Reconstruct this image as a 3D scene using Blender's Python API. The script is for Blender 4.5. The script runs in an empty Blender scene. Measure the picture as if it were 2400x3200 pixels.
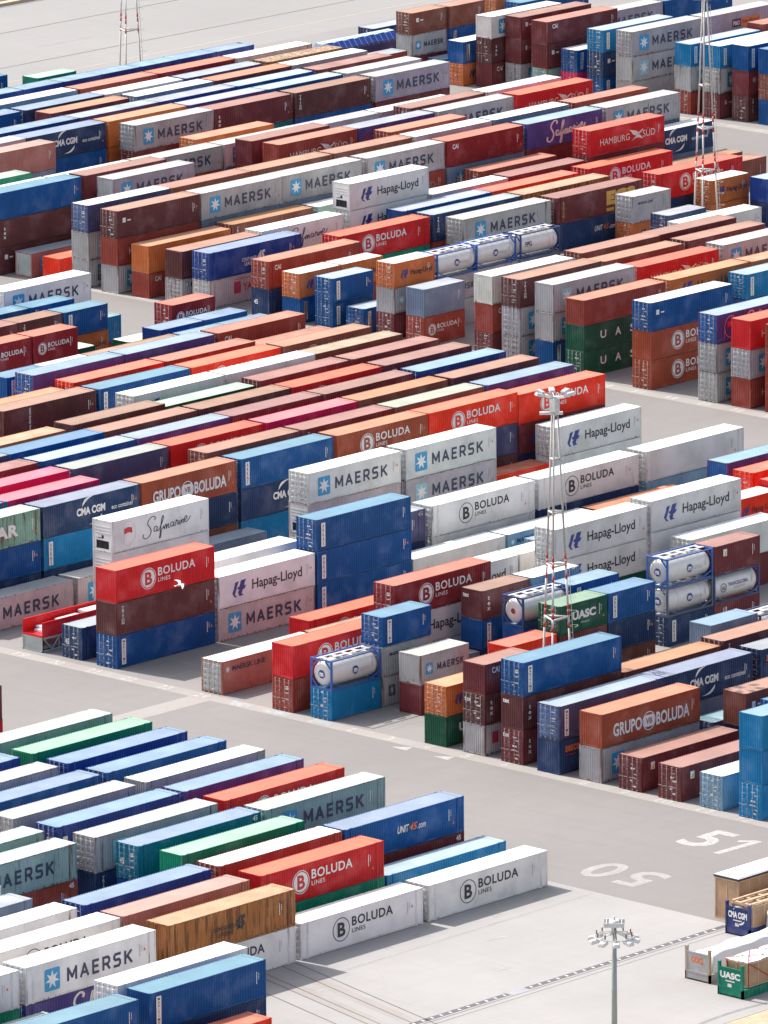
import bpy, bmesh, math, random, itertools
from mathutils import Matrix, Vector
random.seed(7)
SC = bpy.context.scene
COL = SC.collection
R = math.radians
# ------------------------------------------------------------------ camera
F_PX, YAW, PITCH, ROLL, CAM_Z = 28029.0, 0.752845, 0.230872, -0.0086847, 189.5857
fw = Vector((math.cos(YAW)*math.cos(PITCH), math.sin(YAW)*math.cos(PITCH), -math.sin(PITCH)))
rt = Vector((math.sin(YAW), -math.cos(YAW), 0.0))
up = rt.cross(fw)
r2 = math.cos(ROLL)*rt + math.sin(ROLL)*up
u2 = -math.sin(ROLL)*rt + math.cos(ROLL)*up
cd = bpy.data.cameras.new('camera')
cam = bpy.data.objects.new('camera', cd); COL.objects.link(cam)
cam.matrix_world = Matrix(((r2.x, u2.x, -fw.x, 0), (r2.y, u2.y, -fw.y, 0), (r2.z, u2.z, -fw.z, CAM_Z), (0, 0, 0, 1)))
cd.sensor_fit = 'HORIZONTAL'; cd.sensor_width = 36.0
cd.lens = 36.0*F_PX/2400.0
cd.clip_start = 5.0; cd.clip_end = 20000.0
SC.camera = cam
# ------------------------------------------------------------------ light
SUN = Vector((-0.10, 0.835, 1.0)).normalized()
w = bpy.data.worlds.new('World'); SC.world = w; w.use_nodes = True
nt = w.node_tree
sky = nt.nodes.new('ShaderNodeTexSky'); sky.sky_type = 'NISHITA'; sky.sun_disc = False
sky.sun_elevation = math.asin(SUN.z); sky.sun_rotation = math.atan2(SUN.x, SUN.y)
sky.altitude = 50; sky.air_density = 1.0; sky.dust_density = 2.5; sky.ozone_density = 0.6
bg = nt.nodes['Background']; bg.inputs['Strength'].default_value = 0.125
hs = nt.nodes.new('ShaderNodeHueSaturation'); hs.inputs['Saturation'].default_value = 0.5
nt.links.new(sky.outputs[0], hs.inputs['Color']); nt.links.new(hs.outputs[0], bg.inputs['Color'])
sd = bpy.data.lights.new('sun', 'SUN'); sd.energy = 3.2; sd.angle = R(0.5); sd.color = (1.0, 0.95, 0.88)
so = bpy.data.objects.new('sun', sd); COL.objects.link(so)
so.rotation_euler = SUN.to_track_quat('Z', 'Y').to_euler(); so.location = (560, 600, 300)
SC.view_settings.view_transform = 'Standard'; SC.view_settings.look = 'None'
SC.view_settings.exposure = 1.0; SC.view_settings.gamma = 1.0; SC.view_settings.use_curve_mapping = False
SC.cycles.max_bounces = 5; SC.cycles.diffuse_bounces = 3; SC.cycles.glossy_bounces = 2
SC.cycles.transmission_bounces = 2; SC.cycles.caustics_reflective = False; SC.cycles.caustics_refractive = False

# ------------------------------------------------------------------ helpers
def link(o): COL.objects.link(o); return o
def mesh_of(bm, name, mat=None):
    bm.normal_update()
    me = bpy.data.meshes.new(name); bm.to_mesh(me); bm.free()
    if mat: me.materials.append(mat)
    return me
def obj(name, me, parent=None, loc=(0, 0, 0), color=None):
    o = bpy.data.objects.new(name, me); link(o); o.location = loc
    if parent is not None: o.parent = parent
    if color is not None: o.color = color
    return o
def empty(name, loc, rz=0.0):
    o = bpy.data.objects.new(name, None); link(o); o.location = loc; o.rotation_euler = (0, 0, rz)
    o.empty_display_size = 0.5
    return o
def tag(o, label=None, cat=None, group=None, kind=None):
    if label: o['label'] = label
    if cat: o['category'] = cat
    if group: o['group'] = group
    if kind: o['kind'] = kind
    return o
def box(bm, x0, x1, y0, y1, z0, z1, mi=0):
    v = [bm.verts.new(p) for p in ((x0,y0,z0),(x1,y0,z0),(x1,y1,z0),(x0,y1,z0),(x0,y0,z1),(x1,y0,z1),(x1,y1,z1),(x0,y1,z1))]
    for f in ((0,3,2,1),(4,5,6,7),(0,1,5,4),(1,2,6,5),(2,3,7,6),(3,0,4,7)):
        fc = bm.faces.new([v[i] for i in f]); fc.material_index = mi
def tube(bm, a, b, ra, rb=None, n=8, mi=0):
    a, b = Vector(a), Vector(b); rb = ra if rb is None else rb
    d = (b-a).normalized(); s = d.orthogonal().normalized(); t = d.cross(s)
    A, B = [], []
    for i in range(n):
        c, q = math.cos(2*math.pi*i/n), math.sin(2*math.pi*i/n)
        A.append(bm.verts.new(a+(s*c+t*q)*ra)); B.append(bm.verts.new(b+(s*c+t*q)*rb))
    for i in range(n):
        f = bm.faces.new((A[i], A[(i+1)%n], B[(i+1)%n], B[i])); f.smooth = True; f.material_index = mi
    bm.faces.new(A[::-1]).material_index = mi; bm.faces.new(B).material_index = mi
def bar(bm, a, b, w_, h_, mi=0):
    a, b = Vector(a), Vector(b); d = (b-a).normalized()
    s = d.cross(Vector((0, 0, 1)));  s = s.normalized() if s.length > 1e-4 else Vector((1, 0, 0))
    t = s.cross(d)
    P = [a-s*w_/2-t*h_/2, a+s*w_/2-t*h_/2, a+s*w_/2+t*h_/2, a-s*w_/2+t*h_/2]
    Q = [p+(b-a) for p in P]
    v = [bm.verts.new(p) for p in P+Q]
    for f in ((0,1,2,3),(7,6,5,4),(0,4,5,1),(1,5,6,2),(2,6,7,3),(3,7,4,0)):
        bm.faces.new([v[i] for i in f]).material_index = mi
def S(r, g, b):
    f = lambda c: ((c/255+0.055)/1.055)**2.4 if c > 10.3 else c/255/12.92
    return (f(r), f(g), f(b))

# ------------------------------------------------------------------ materials
def newmat(name):
    m = bpy.data.materials.new(name); m.use_nodes = True
    return m, m.node_tree.nodes, m.node_tree.links, m.node_tree.nodes['Principled BSDF']
def mixn(N, L, fac, a, b, mode='MIX'):
    n = N.new('ShaderNodeMix'); n.data_type = 'RGBA'; n.blend_type = mode
    for sock, val in ((n.inputs[0], fac), (n.inputs[6], a), (n.inputs[7], b)):
        if hasattr(val, 'links'): L.new(val, sock)
        elif isinstance(val, (int, float)): sock.default_value = val
        else: sock.default_value = tuple(val)+(1,) if len(val) == 3 else val
    return n.outputs[2]
def ramp(N, L, src, lo, hi, a=0.0, b=1.0):
    n = N.new('ShaderNodeMapRange'); n.inputs['From Min'].default_value = lo; n.inputs['From Max'].default_value = hi
    n.inputs['To Min'].default_value = a; n.inputs['To Max'].default_value = b; n.clamp = True
    L.new(src, n.inputs['Value']); return n.outputs[0]
def mth(N, L, op, a, b):
    n = N.new('ShaderNodeMath'); n.operation = op
    for i, v in enumerate((a, b)):
        if hasattr(v, 'links'): L.new(v, n.inputs[i])
        else: n.inputs[i].default_value = v
    return n.outputs[0]
def obj_coords(N, L, scale, rnd=True):
    tc = N.new('ShaderNodeTexCoord'); oi = N.new('ShaderNodeObjectInfo')
    mp = N.new('ShaderNodeMapping'); mp.inputs['Scale'].default_value = scale
    L.new(tc.outputs['Object'], mp.inputs['Vector'])
    if rnd:
        k = mth(N, L, 'MULTIPLY', oi.outputs['Random'], 137.0)
        cb = N.new('ShaderNodeCombineXYZ'); L.new(k, cb.inputs[0]); L.new(k, cb.inputs[1])
        L.new(cb.outputs[0], mp.inputs['Location'])
    return mp.outputs[0], oi
def noise(N, L, vec, scale, detail=3.0, rough=0.55):
    n = N.new('ShaderNodeTexNoise'); n.inputs['Scale'].default_value = scale
    n.inputs['Detail'].default_value = detail; n.inputs['Roughness'].default_value = rough
    L.new(vec, n.inputs['Vector']); return n.outputs['Fac']

def paint_material(attr=False):
    m, N, L, P = newmat('container_paint')
    v1, oi = obj_coords(N, L, (1, 1, 1)); n1 = noise(N, L, v1, 0.45, 4)
    v2, _ = obj_coords(N, L, (2.6, 2.6, 0.22)); n2 = noise(N, L, v2, 1.3, 5, 0.65)
    v3, _ = obj_coords(N, L, (1, 1, 1)); n3 = noise(N, L, v3, 5.0, 3, 0.7)
    base = oi.outputs['Color']; wear = oi.outputs['Alpha']
    if attr:
        at = N.new('ShaderNodeAttribute'); at.attribute_name = 'paint'; base = at.outputs['Color']; wear = at.outputs['Alpha']
    f1 = ramp(N, L, n1, 0.3, 0.7, 0.80, 1.14)
    cb = N.new('ShaderNodeCombineColor')
    for i in range(3): L.new(f1, cb.inputs[i])
    c = mixn(N, L, 1.0, base, cb.outputs[0], 'MULTIPLY')
    fade = mth(N, L, 'MULTIPLY', ramp(N, L, n1, 0.5, 0.75), 0.16)
    c = mixn(N, L, fade, c, (0.45, 0.43, 0.42))
    thr = mth(N, L, 'SUBTRACT', 0.78, mth(N, L, 'MULTIPLY', wear, 0.30))
    st = mth(N, L, 'SUBTRACT', n2, thr)
    rust = mth(N, L, 'MULTIPLY', ramp(N, L, st, 0.0, 0.07), 0.8)
    c = mixn(N, L, rust, c, (0.13, 0.055, 0.028))
    chip = mth(N, L, 'MULTIPLY', ramp(N, L, n3, 0.72, 0.78), mth(N, L, 'MULTIPLY', wear, 0.7))
    c = mixn(N, L, chip, c, (0.16, 0.08, 0.05))
    L.new(c, P.inputs['Base Color']); P.inputs['Roughness'].default_value = 0.48
    P.inputs['Specular IOR Level'].default_value = 0.22
    return m
def roof_material():
    m, N, L, P = newmat('roof_paint')
    v1, oi = obj_coords(N, L, (1, 1, 1)); n1 = noise(N, L, v1, 0.35, 4)
    v2, _ = obj_coords(N, L, (1.2, 1.6, 1)); n2 = noise(N, L, v2, 0.9, 5, 0.7)
    v3, _ = obj_coords(N, L, (1, 1, 1)); n3 = noise(N, L, v3, 4.5, 2, 0.6)
    f1 = ramp(N, L, n1, 0.3, 0.7, 0.86, 1.10)
    cb = N.new('ShaderNodeCombineColor')
    for i in range(3): L.new(f1, cb.inputs[i])
    c = mixn(N, L, 1.0, oi.outputs['Color'], cb.outputs[0], 'MULTIPLY')
    thr = mth(N, L, 'SUBTRACT', 0.80, mth(N, L, 'MULTIPLY', oi.outputs['Alpha'], 0.27))
    rust = mth(N, L, 'MULTIPLY', ramp(N, L, mth(N, L, 'SUBTRACT', n2, thr), 0.0, 0.12), 0.75)
    c = mixn(N, L, rust, c, (0.36, 0.16, 0.08))
    chip = mth(N, L, 'MULTIPLY', ramp(N, L, n3, 0.70, 0.74), 0.55)
    c = mixn(N, L, chip, c, (0.66, 0.62, 0.58))
    L.new(c, P.inputs['Base Color']); P.inputs['Roughness'].default_value = 0.6
    P.inputs['Specular IOR Level'].default_value = 0.3
    return m
def info_material(name, rough, metal=0.0, var=0.12):
    m, N, L, P = newmat(name)
    v1, oi = obj_coords(N, L, (1, 1, 1)); n1 = noise(N, L, v1, 1.6, 4)
    f1 = ramp(N, L, n1, 0.3, 0.7, 1-var, 1+var)
    cb = N.new('ShaderNodeCombineColor')
    for i in range(3): L.new(f1, cb.inputs[i])
    c = mixn(N, L, 1.0, oi.outputs['Color'], cb.outputs[0], 'MULTIPLY')
    L.new(c, P.inputs['Base Color']); P.inputs['Roughness'].default_value = rough; P.inputs['Metallic'].default_value = metal
    return m
def ink_material():
    m, N, L, P = newmat('lettering_paint')
    v1, oi = obj_coords(N, L, (1, 1, 1)); n1 = noise(N, L, v1, 2.2, 4, 0.7)
    f1 = ramp(N, L, n1, 0.3, 0.75, 1.05, 0.84)
    cb = N.new('ShaderNodeCombineColor')
    for i in range(3): L.new(f1, cb.inputs[i])
    L.new(mixn(N, L, 1.0, oi.outputs['Color'], cb.outputs[0], 'MULTIPLY'), P.inputs['Base Color'])
    P.inputs['Roughness'].default_value = 0.5
    return m
def ground_material(name, base, dark, light, s_big, s_small, streak=0.0, crack=0.0, joint=None):
    m, N, L, P = newmat(name)
    tc = N.new('ShaderNodeTexCoord'); V = tc.outputs['Object']
    n1 = noise(N, L, V, s_big, 5, 0.6); n2 = noise(N, L, V, s_small, 4, 0.65); n3 = noise(N, L, V, 3.5, 2, 0.7)
    c = mixn(N, L, ramp(N, L, n1, 0.32, 0.68), dark, light)
    c = mixn(N, L, 0.45, c, base)
    c = mixn(N, L, ramp(N, L, n2, 0.30, 0.75, 0.0, 0.35), c, dark)
    c = mixn(N, L, ramp(N, L, n3, 0.35, 0.7, 0.0, 0.18), c, light)
    if streak:
        mp = N.new('ShaderNodeMapping'); mp.inputs['Scale'].default_value = (0.9, 0.05, 1); mp.inputs['Rotation'].default_value = (0, 0, R(8))
        L.new(V, mp.inputs['Vector']); ns = noise(N, L, mp.outputs[0], 1.0, 4, 0.6)
        c = mixn(N, L, ramp(N, L, ns, 0.52, 0.75, 0.0, streak), c, dark)
        mp = N.new('ShaderNodeMapping'); mp.inputs['Scale'].default_value = (0.05, 0.8, 1); mp.inputs['Rotation'].default_value = (0, 0, R(-6))
        L.new(V, mp.inputs['Vector']); ns = noise(N, L, mp.outputs[0], 1.0, 4, 0.6)
        c = mixn(N, L, ramp(N, L, ns, 0.55, 0.75, 0.0, streak), c, dark)
    if crack:
        vo = N.new('ShaderNodeTexVoronoi'); vo.feature = 'DISTANCE_TO_EDGE'; vo.inputs['Scale'].default_value = 0.11
        nd = N.new('ShaderNodeTexNoise'); nd.inputs['Scale'].default_value = 0.5; L.new(V, nd.inputs['Vector'])
        av = N.new('ShaderNodeMix'); av.data_type = 'RGBA'; av.blend_type = 'ADD'; av.inputs[0].default_value = 1.0
        L.new(V, av.inputs[6]); L.new(nd.outputs['Color'], av.inputs[7]); L.new(av.outputs[2], vo.inputs['Vector'])
        c = mixn(N, L, ramp(N, L, vo.outputs['Distance'], 0.0, 0.006, crack, 0.0), c, dark)
    if joint:
        br = N.new('ShaderNodeTexBrick'); br.offset = 0.0; br.inputs['Scale'].default_value = 1.0
        br.inputs['Mortar Size'].default_value = 0.035; br.inputs['Brick Width'].default_value = joint[0]; br.inputs['Row Height'].default_value = joint[1]
        mp = N.new('ShaderNodeMapping'); mp.inputs['Rotation'].default_value = (0, 0, R(joint[2])); L.new(V, mp.inputs['Vector']); L.new(mp.outputs[0], br.inputs['Vector'])
        c = mixn(N, L, mth(N, L, 'MULTIPLY', br.outputs['Fac'], 0.45), c, dark)
    L.new(c, P.inputs['Base Color']); P.inputs['Roughness'].default_value = 0.85
    return m
def plain(name, rgb, rough=0.6, metal=0.0, var=0.18, sc=1.5):
    m, N, L, P = newmat(name)
    tc = N.new('ShaderNodeTexCoord'); n1 = noise(N, L, tc.outputs['Object'], sc, 5, 0.65)
    c = mixn(N, L, ramp(N, L, n1, 0.3, 0.7), tuple(x*(1-var) for x in rgb), tuple(min(1, x*(1+var)) for x in rgb))
    L.new(c, P.inputs['Base Color']); P.inputs['Roughness'].default_value = rough; P.inputs['Metallic'].default_value = metal
    return m
def worn_marking(name, rgb, amount):
    # faded road paint: the paint is worn away in patches to the asphalt colour
    m, N, L, P = newmat(name)
    tc = N.new('ShaderNodeTexCoord'); V = tc.outputs['Object']
    n1 = noise(N, L, V, 2.5, 5, 0.75); n2 = noise(N, L, V, 0.5, 2)
    f = mth(N, L, 'MULTIPLY', ramp(N, L, n1, 0.38, 0.62, 1.0, 0.25), ramp(N, L, n2, 0.3, 0.7, 1.0, amount))
    L.new(mixn(N, L, f, (0.235, 0.219, 0.212), rgb), P.inputs['Base Color']); P.inputs['Roughness'].default_value = 0.75
    return m
M_PAINT = paint_material(); M_ROOF = roof_material(); M_INK = ink_material()
M_ROD = info_material('galvanised_steel', 0.4, 0.35); M_TANK = info_material('tank_shell_paint', 0.33, 0.1, 0.05)
M_DARK = plain('dark_grille', (0.02, 0.022, 0.03), 0.5)

# ------------------------------------------------------------------ lettering and emblems (flat meshes, x right, y up)
_cache = {}
def text_mesh(body, w_=None, h_=1.0, bold=0.0, shear=0.0, space=1.0, vertical=False):
    key = ('t', body, w_, h_, bold, shear, space, vertical)
    if key in _cache: return _cache[key]
    cu = bpy.data.curves.new('lettering', 'FONT')
    cu.body = '\n'.join(body) if vertical else body
    cu.size = 1.0; cu.offset = bold; cu.shear = shear; cu.space_character = space; cu.resolution_u = 3
    if vertical: cu.align_x = 'CENTER'; cu.space_line = 0.82
    o = bpy.data.objects.new('tmp', cu); link(o)
    dg = bpy.context.evaluated_depsgraph_get(); dg.update()
    me = bpy.data.meshes.new_from_object(o.evaluated_get(dg))
    bpy.data.objects.remove(o); bpy.data.curves.remove(cu)
    xs = [v.co.x for v in me.vertices]; ys = [v.co.y for v in me.vertices]
    x0, x1, y0, y1 = min(xs), max(xs), min(ys), max(ys)
    sy = h_/(y1-y0); sx = (w_/(x1-x0)) if w_ else sy
    for v in me.vertices: v.co = ((v.co.x-x0)*sx, (v.co.y-y0)*sy, 0)
    me.name = 'lettering'; me.materials.clear(); me.materials.append(M_INK)
    _cache[key] = me
    return me
def polys(key, plist):
    if key in _cache: return _cache[key]
    bm = bmesh.new()
    for p in plist:
        f = bm.faces.new([bm.verts.new((x, y, 0)) for x, y in p])
    bmesh.ops.triangulate(bm, faces=bm.faces[:])
    for f in bm.faces:
        f.normal_update()
        if f.normal.z < 0: f.normal_flip()
    _cache[key] = mesh_of(bm, 'emblem', M_INK)
    return _cache[key]
def ring(cx, cy, ro, ri, n=40, sx=1.0):
    out = []
    for i in range(n):
        a, b = 2*math.pi*i/n, 2*math.pi*(i+1)/n
        out.append([(cx+sx*ro*math.cos(a), cy+ro*math.sin(a)), (cx+sx*ro*math.cos(b), cy+ro*math.sin(b)),
                    (cx+sx*ri*math.cos(b), cy+ri*math.sin(b)), (cx+sx*ri*math.cos(a), cy+ri*math.sin(a))])
    return out
def disc(cx, cy, r, n=40): return [[(cx+r*math.cos(2*math.pi*i/n), cy+r*math.sin(2*math.pi*i/n)) for i in range(n)]]
def rrect(x0, y0, x1, y1, r):
    p = []
    for cx, cy, a0 in ((x1-r, y1-r, 0), (x0+r, y1-r, 90), (x0+r, y0+r, 180), (x1-r, y0+r, 270)):
        for k in range(5): p.append((cx+r*math.cos(R(a0+k*22.5)), cy+r*math.sin(R(a0+k*22.5))))
    return [p]
def star(cx, cy, ro, ri, n=7):
    return [[(cx+(ro if k % 2 == 0 else ri)*math.sin(math.pi*k/n), cy+(ro if k % 2 == 0 else ri)*math.cos(math.pi*k/n)) for k in range(2*n)]]
def ribbon(pts, w_):
    # a brush stroke: Catmull-Rom through pts, constant width, as quads
    P = [Vector(p) for p in pts]; P = [2*P[0]-P[1]]+P+[2*P[-1]-P[-2]]
    line = []
    for i in range(1, len(P)-2):
        for k in range(5):
            t = k/5
            line.append(0.5*((2*P[i])+(-P[i-1]+P[i+1])*t+(2*P[i-1]-5*P[i]+4*P[i+1]-P[i+2])*t*t+(-P[i-1]+3*P[i]-3*P[i+1]+P[i+2])*t**3))
    line.append(P[-2]); out = []
    nrm = []
    for i, p in enumerate(line):
        d = (line[min(i+1, len(line)-1)]-line[max(i-1, 0)])
        d = d.normalized() if d.length > 1e-6 else Vector((1, 0)); nrm.append(Vector((-d.y, d.x)))
    for i in range(len(line)-1):
        e = lambda j: w_/2*(0.75+0.5*abs(nrm[j].x))
        out.append([tuple(line[i]+nrm[i]*e(i)), tuple(line[i]-nrm[i]*e(i)), tuple(line[i+1]-nrm[i+1]*e(i+1)), tuple(line[i+1]+nrm[i+1]*e(i+1))])
    return out
def crescent(x0, y0, x1, y1, bulge0, bulge1, n=10):
    A, B = Vector((x0, y0)), Vector((x1, y1)); d = B-A; nn = Vector((-d.y, d.x))
    a = [A+d*(i/n)+nn*bulge0*math.sin(math.pi*i/n) for i in range(n+1)]
    b = [A+d*(i/n)+nn*bulge1*math.sin(math.pi*(i/n)**0.7) for i in range(n+1)]
    return [[tuple(a[i]), tuple(a[i+1]), tuple(b[i+1]), tuple(b[i])] for i in range(n)]
SAFMARINE = [
    [(1.45,1.62),(1.55,1.85),(1.2,2.0),(0.75,1.75),(0.6,1.35),(0.85,1.0),(1.0,0.6),(0.75,0.15),(0.3,0.0),(0.0,0.22),(0.12,0.5)],
    [(1.75,0.95),(1.5,0.98),(1.35,0.7),(1.45,0.5),(1.68,0.62),(1.78,0.92),(1.72,0.6),(1.85,0.5),(2.05,0.7)],
    [(2.05,0.7),(2.4,1.3),(2.55,1.75),(2.42,1.8),(2.25,1.2),(2.1,0.2),(2.0,-0.25),(2.15,-0.1),(2.3,0.55),(2.55,0.75)],
    [(2.55,0.9),(2.6,0.5),(2.75,0.85),(2.88,0.9),(2.88,0.5),(3.02,0.85),(3.15,0.9),(3.15,0.55),(3.3,0.6)],
    [(3.75,0.98),(3.5,1.0),(3.4,0.75),(3.5,0.58),(3.7,0.7),(3.8,0.97),(3.75,0.65),(3.9,0.6),(4.0,0.75)],
    [(4.0,0.75),(4.12,1.12),(4.18,1.0),(4.32,1.0),(4.28,0.68),(4.4,0.68)],
    [(4.5,1.0),(4.45,0.7),(4.55,0.62),(4.65,0.75)], [(4.55,1.25),(4.58,1.3)],
    [(4.7,1.02),(4.7,0.68),(4.82,0.98),(4.95,1.02),(4.95,0.7),(5.08,0.72)],
    [(5.15,0.9),(5.4,1.05),(5.35,1.28),(5.15,1.15),(5.12,0.85),(5.3,0.7),(5.6,0.85),(5.85,1.2)]]
GLYPH = {'M': (1.10, [[(0, 0), (0, 1)], [(0, 1), (0.5, 0.22)], [(0.5, 0.22), (1, 1)], [(1, 1), (1, 0)]]), 'A': (1.0, [[(0, 0), (0.5, 1)], [(0.5, 1), (1, 0)], [(0.24, 0.30), (0.76, 0.30)]]),
 'E': (0.82, [[(0.06, 0), (0.06, 1)], [(0, 1), (1, 1)], [(0, 0.52), (0.9, 0.52)], [(0, 0), (1, 0)]]), 'R': (0.92, [[(0.05, 0), (0.05, 1)], [(0, 1), (0.78, 1)], [(0.78, 1), (0.97, 0.82)], [(0.97, 0.86), (0.97, 0.60)], [(0.97, 0.62), (0.78, 0.44)], [(0, 0.44), (0.78, 0.44)], [(0.55, 0.44), (1.0, 0.0)]]),
 'S': (0.88, [[(1, 1), (0.2, 1)], [(0.2, 1), (0.03, 0.86)], [(0.03, 0.88), (0.03, 0.64)], [(0.03, 0.66), (0.2, 0.52)], [(0.2, 0.52), (0.8, 0.52)], [(0.8, 0.52), (0.97, 0.38)], [(0.97, 0.40), (0.97, 0.14)], [(0.97, 0.16), (0.8, 0)], [(0.8, 0), (0, 0)]]),
 'K': (0.95, [[(0.05, 0), (0.05, 1)], [(0.08, 0.42), (0.95, 1)], [(0.36, 0.60), (1, 0)]])}
def block_mesh(word, w_, h_, st=0.19):
    # square-shouldered capitals drawn as bars; every bar a hair above the one before so no two faces coincide
    key = ('blk', word, w_, h_)
    if key in _cache: return _cache[key]
    tot = sum(GLYPH[c][0] for c in word)+0.30*(len(word)-1); k = w_/tot; t = st*h_; bm = bmesh.new(); x = 0.0; n = 0
    for c in word:
        gw, strokes = GLYPH[c]; gw *= k
        for p, q in strokes:
            f = lambda z: Vector((x+t/2+z[0]*(gw-t), t/2+z[1]*(h_-t)))
            A, B = f(p), f(q); d = (B-A).normalized(); ex = t*0.32; nn = Vector((-d.y, d.x))*t/2; A = A-d*ex; B = B+d*ex; n += 1
            bm.faces.new([bm.verts.new((v.x, min(h_, max(0, v.y)), n*0.00025)) for v in (A-nn, B-nn, B+nn, A+nn)])
        x += gw+0.30*k
    for f_ in bm.faces:
        f_.normal_update()
        if f_.normal.z < 0: f_.normal_flip()
    _cache[key] = mesh_of(bm, 'lettering', M_INK); return _cache[key]
def script_mesh(w_, h_, sw):
    key = ('saf', w_, h_, sw)
    if key not in _cache:
        sx, sy = w_/5.85, h_/2.25
        pl = []
        for s in SAFMARINE: pl += ribbon([(x*sx, (y+0.25)*sy) for x, y in s], sw)
        polys(key, pl)
    return _cache[key]
HL = [[(0.20,0.90),(0.46,0.96),(0.30,0.52),(0.18,0.20),(0.34,0.0),(0.14,0.06),(0.0,0.30),(0.12,0.55)],
      [(0.62,0.97),(0.98,1.0),(0.84,0.64),(1.0,0.62),(0.86,0.42),(0.74,0.40),(0.66,0.16),(0.84,0.08),(0.50,0.04),(0.40,0.30),(0.50,0.42),(0.36,0.48),(0.40,0.60),(0.50,0.62)]]
BIRD = [[(0.0,1.0),(0.55,0.78),(0.70,0.55),(0.52,0.40),(0.30,0.52),(0.14,0.85)], [(0.16,0.0),(0.42,0.30),(0.60,0.50),(0.78,0.40),(1.0,0.04),(0.62,0.24),(0.40,0.18)],
        [(0.52,0.52),(0.95,0.86),(1.0,0.80),(0.66,0.44)]]
FLAG = [[(0,0),(0.05,0),(0.05,1.0),(0,1.0)]]

# colours: side paint, faded roof paint with sun glare put into it, wear
def rf(base, t=0.42, pale=(0.52, 0.47, 0.44)): return tuple(b*(1-t)*1.25+p*t for b, p in zip(base, pale))
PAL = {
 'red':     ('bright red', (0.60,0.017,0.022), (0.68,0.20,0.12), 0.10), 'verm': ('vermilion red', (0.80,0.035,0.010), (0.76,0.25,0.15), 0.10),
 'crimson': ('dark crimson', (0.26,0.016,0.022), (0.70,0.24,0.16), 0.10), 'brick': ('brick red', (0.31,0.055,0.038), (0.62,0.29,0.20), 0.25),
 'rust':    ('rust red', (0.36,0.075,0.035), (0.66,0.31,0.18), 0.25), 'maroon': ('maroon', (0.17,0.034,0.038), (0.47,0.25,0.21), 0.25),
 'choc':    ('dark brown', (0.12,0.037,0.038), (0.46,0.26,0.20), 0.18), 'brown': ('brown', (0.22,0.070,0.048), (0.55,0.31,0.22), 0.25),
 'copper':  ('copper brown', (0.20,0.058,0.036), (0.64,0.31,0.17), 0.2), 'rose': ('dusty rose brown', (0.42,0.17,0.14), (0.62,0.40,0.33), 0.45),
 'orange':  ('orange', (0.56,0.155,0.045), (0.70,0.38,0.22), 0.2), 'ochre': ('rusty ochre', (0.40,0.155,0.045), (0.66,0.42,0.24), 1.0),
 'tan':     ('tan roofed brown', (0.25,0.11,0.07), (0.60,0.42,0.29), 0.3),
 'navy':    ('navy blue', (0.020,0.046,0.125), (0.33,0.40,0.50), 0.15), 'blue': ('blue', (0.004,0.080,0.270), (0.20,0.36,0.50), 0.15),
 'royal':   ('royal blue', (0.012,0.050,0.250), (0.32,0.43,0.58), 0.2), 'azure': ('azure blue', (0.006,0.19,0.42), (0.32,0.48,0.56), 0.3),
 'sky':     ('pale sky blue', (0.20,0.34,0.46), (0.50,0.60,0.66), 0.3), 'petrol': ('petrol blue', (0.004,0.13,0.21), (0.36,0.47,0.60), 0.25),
 'purple':  ('violet blue', (0.085,0.062,0.235), (0.40,0.51,0.58), 0.3), 'slate': ('slate blue', (0.17,0.22,0.31), (0.47,0.52,0.57), 0.35),  # purple side: blue paint with the violet cast of shade put in
 'indigo':  ('faded indigo', (0.075,0.075,0.165), (0.50,0.51,0.50), 0.35),  # indigo side likewise holds the cast of shade in its colour
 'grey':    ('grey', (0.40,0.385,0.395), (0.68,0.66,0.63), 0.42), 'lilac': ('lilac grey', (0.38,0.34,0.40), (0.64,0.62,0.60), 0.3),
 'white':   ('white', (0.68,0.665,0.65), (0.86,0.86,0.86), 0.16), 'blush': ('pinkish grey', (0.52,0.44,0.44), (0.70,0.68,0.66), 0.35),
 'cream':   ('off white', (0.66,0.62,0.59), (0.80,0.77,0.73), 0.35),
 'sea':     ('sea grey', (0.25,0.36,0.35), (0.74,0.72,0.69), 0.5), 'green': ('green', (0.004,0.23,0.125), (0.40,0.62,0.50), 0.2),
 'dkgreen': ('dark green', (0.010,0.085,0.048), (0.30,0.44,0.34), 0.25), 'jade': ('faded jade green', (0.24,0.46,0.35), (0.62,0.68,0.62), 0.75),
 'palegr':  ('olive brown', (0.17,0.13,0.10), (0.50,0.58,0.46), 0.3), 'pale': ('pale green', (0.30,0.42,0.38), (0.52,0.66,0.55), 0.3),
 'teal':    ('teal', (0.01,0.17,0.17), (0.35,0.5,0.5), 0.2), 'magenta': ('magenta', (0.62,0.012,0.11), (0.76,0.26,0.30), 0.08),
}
ROOFNAME = {'white': 'white'}
INK = {'white': (0.78,0.76,0.74), 'black': (0.025,0.025,0.035), 'ink': (0.035,0.045,0.09), 'hl': (0.03,0.05,0.24), 'star': (0.03,0.30,0.55),
       'red': (0.55,0.02,0.03), 'gold': (0.55,0.32,0.06), 'orange': (0.75,0.16,0.03), 'cream': (0.72,0.66,0.60), 'yellow': (0.75,0.45,0.05),
       'pink': (0.62,0.34,0.36), 'grey': (0.42,0.42,0.44), 'violet': (0.16,0.10,0.35), 'starfade': (0.30,0.50,0.55)}
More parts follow.
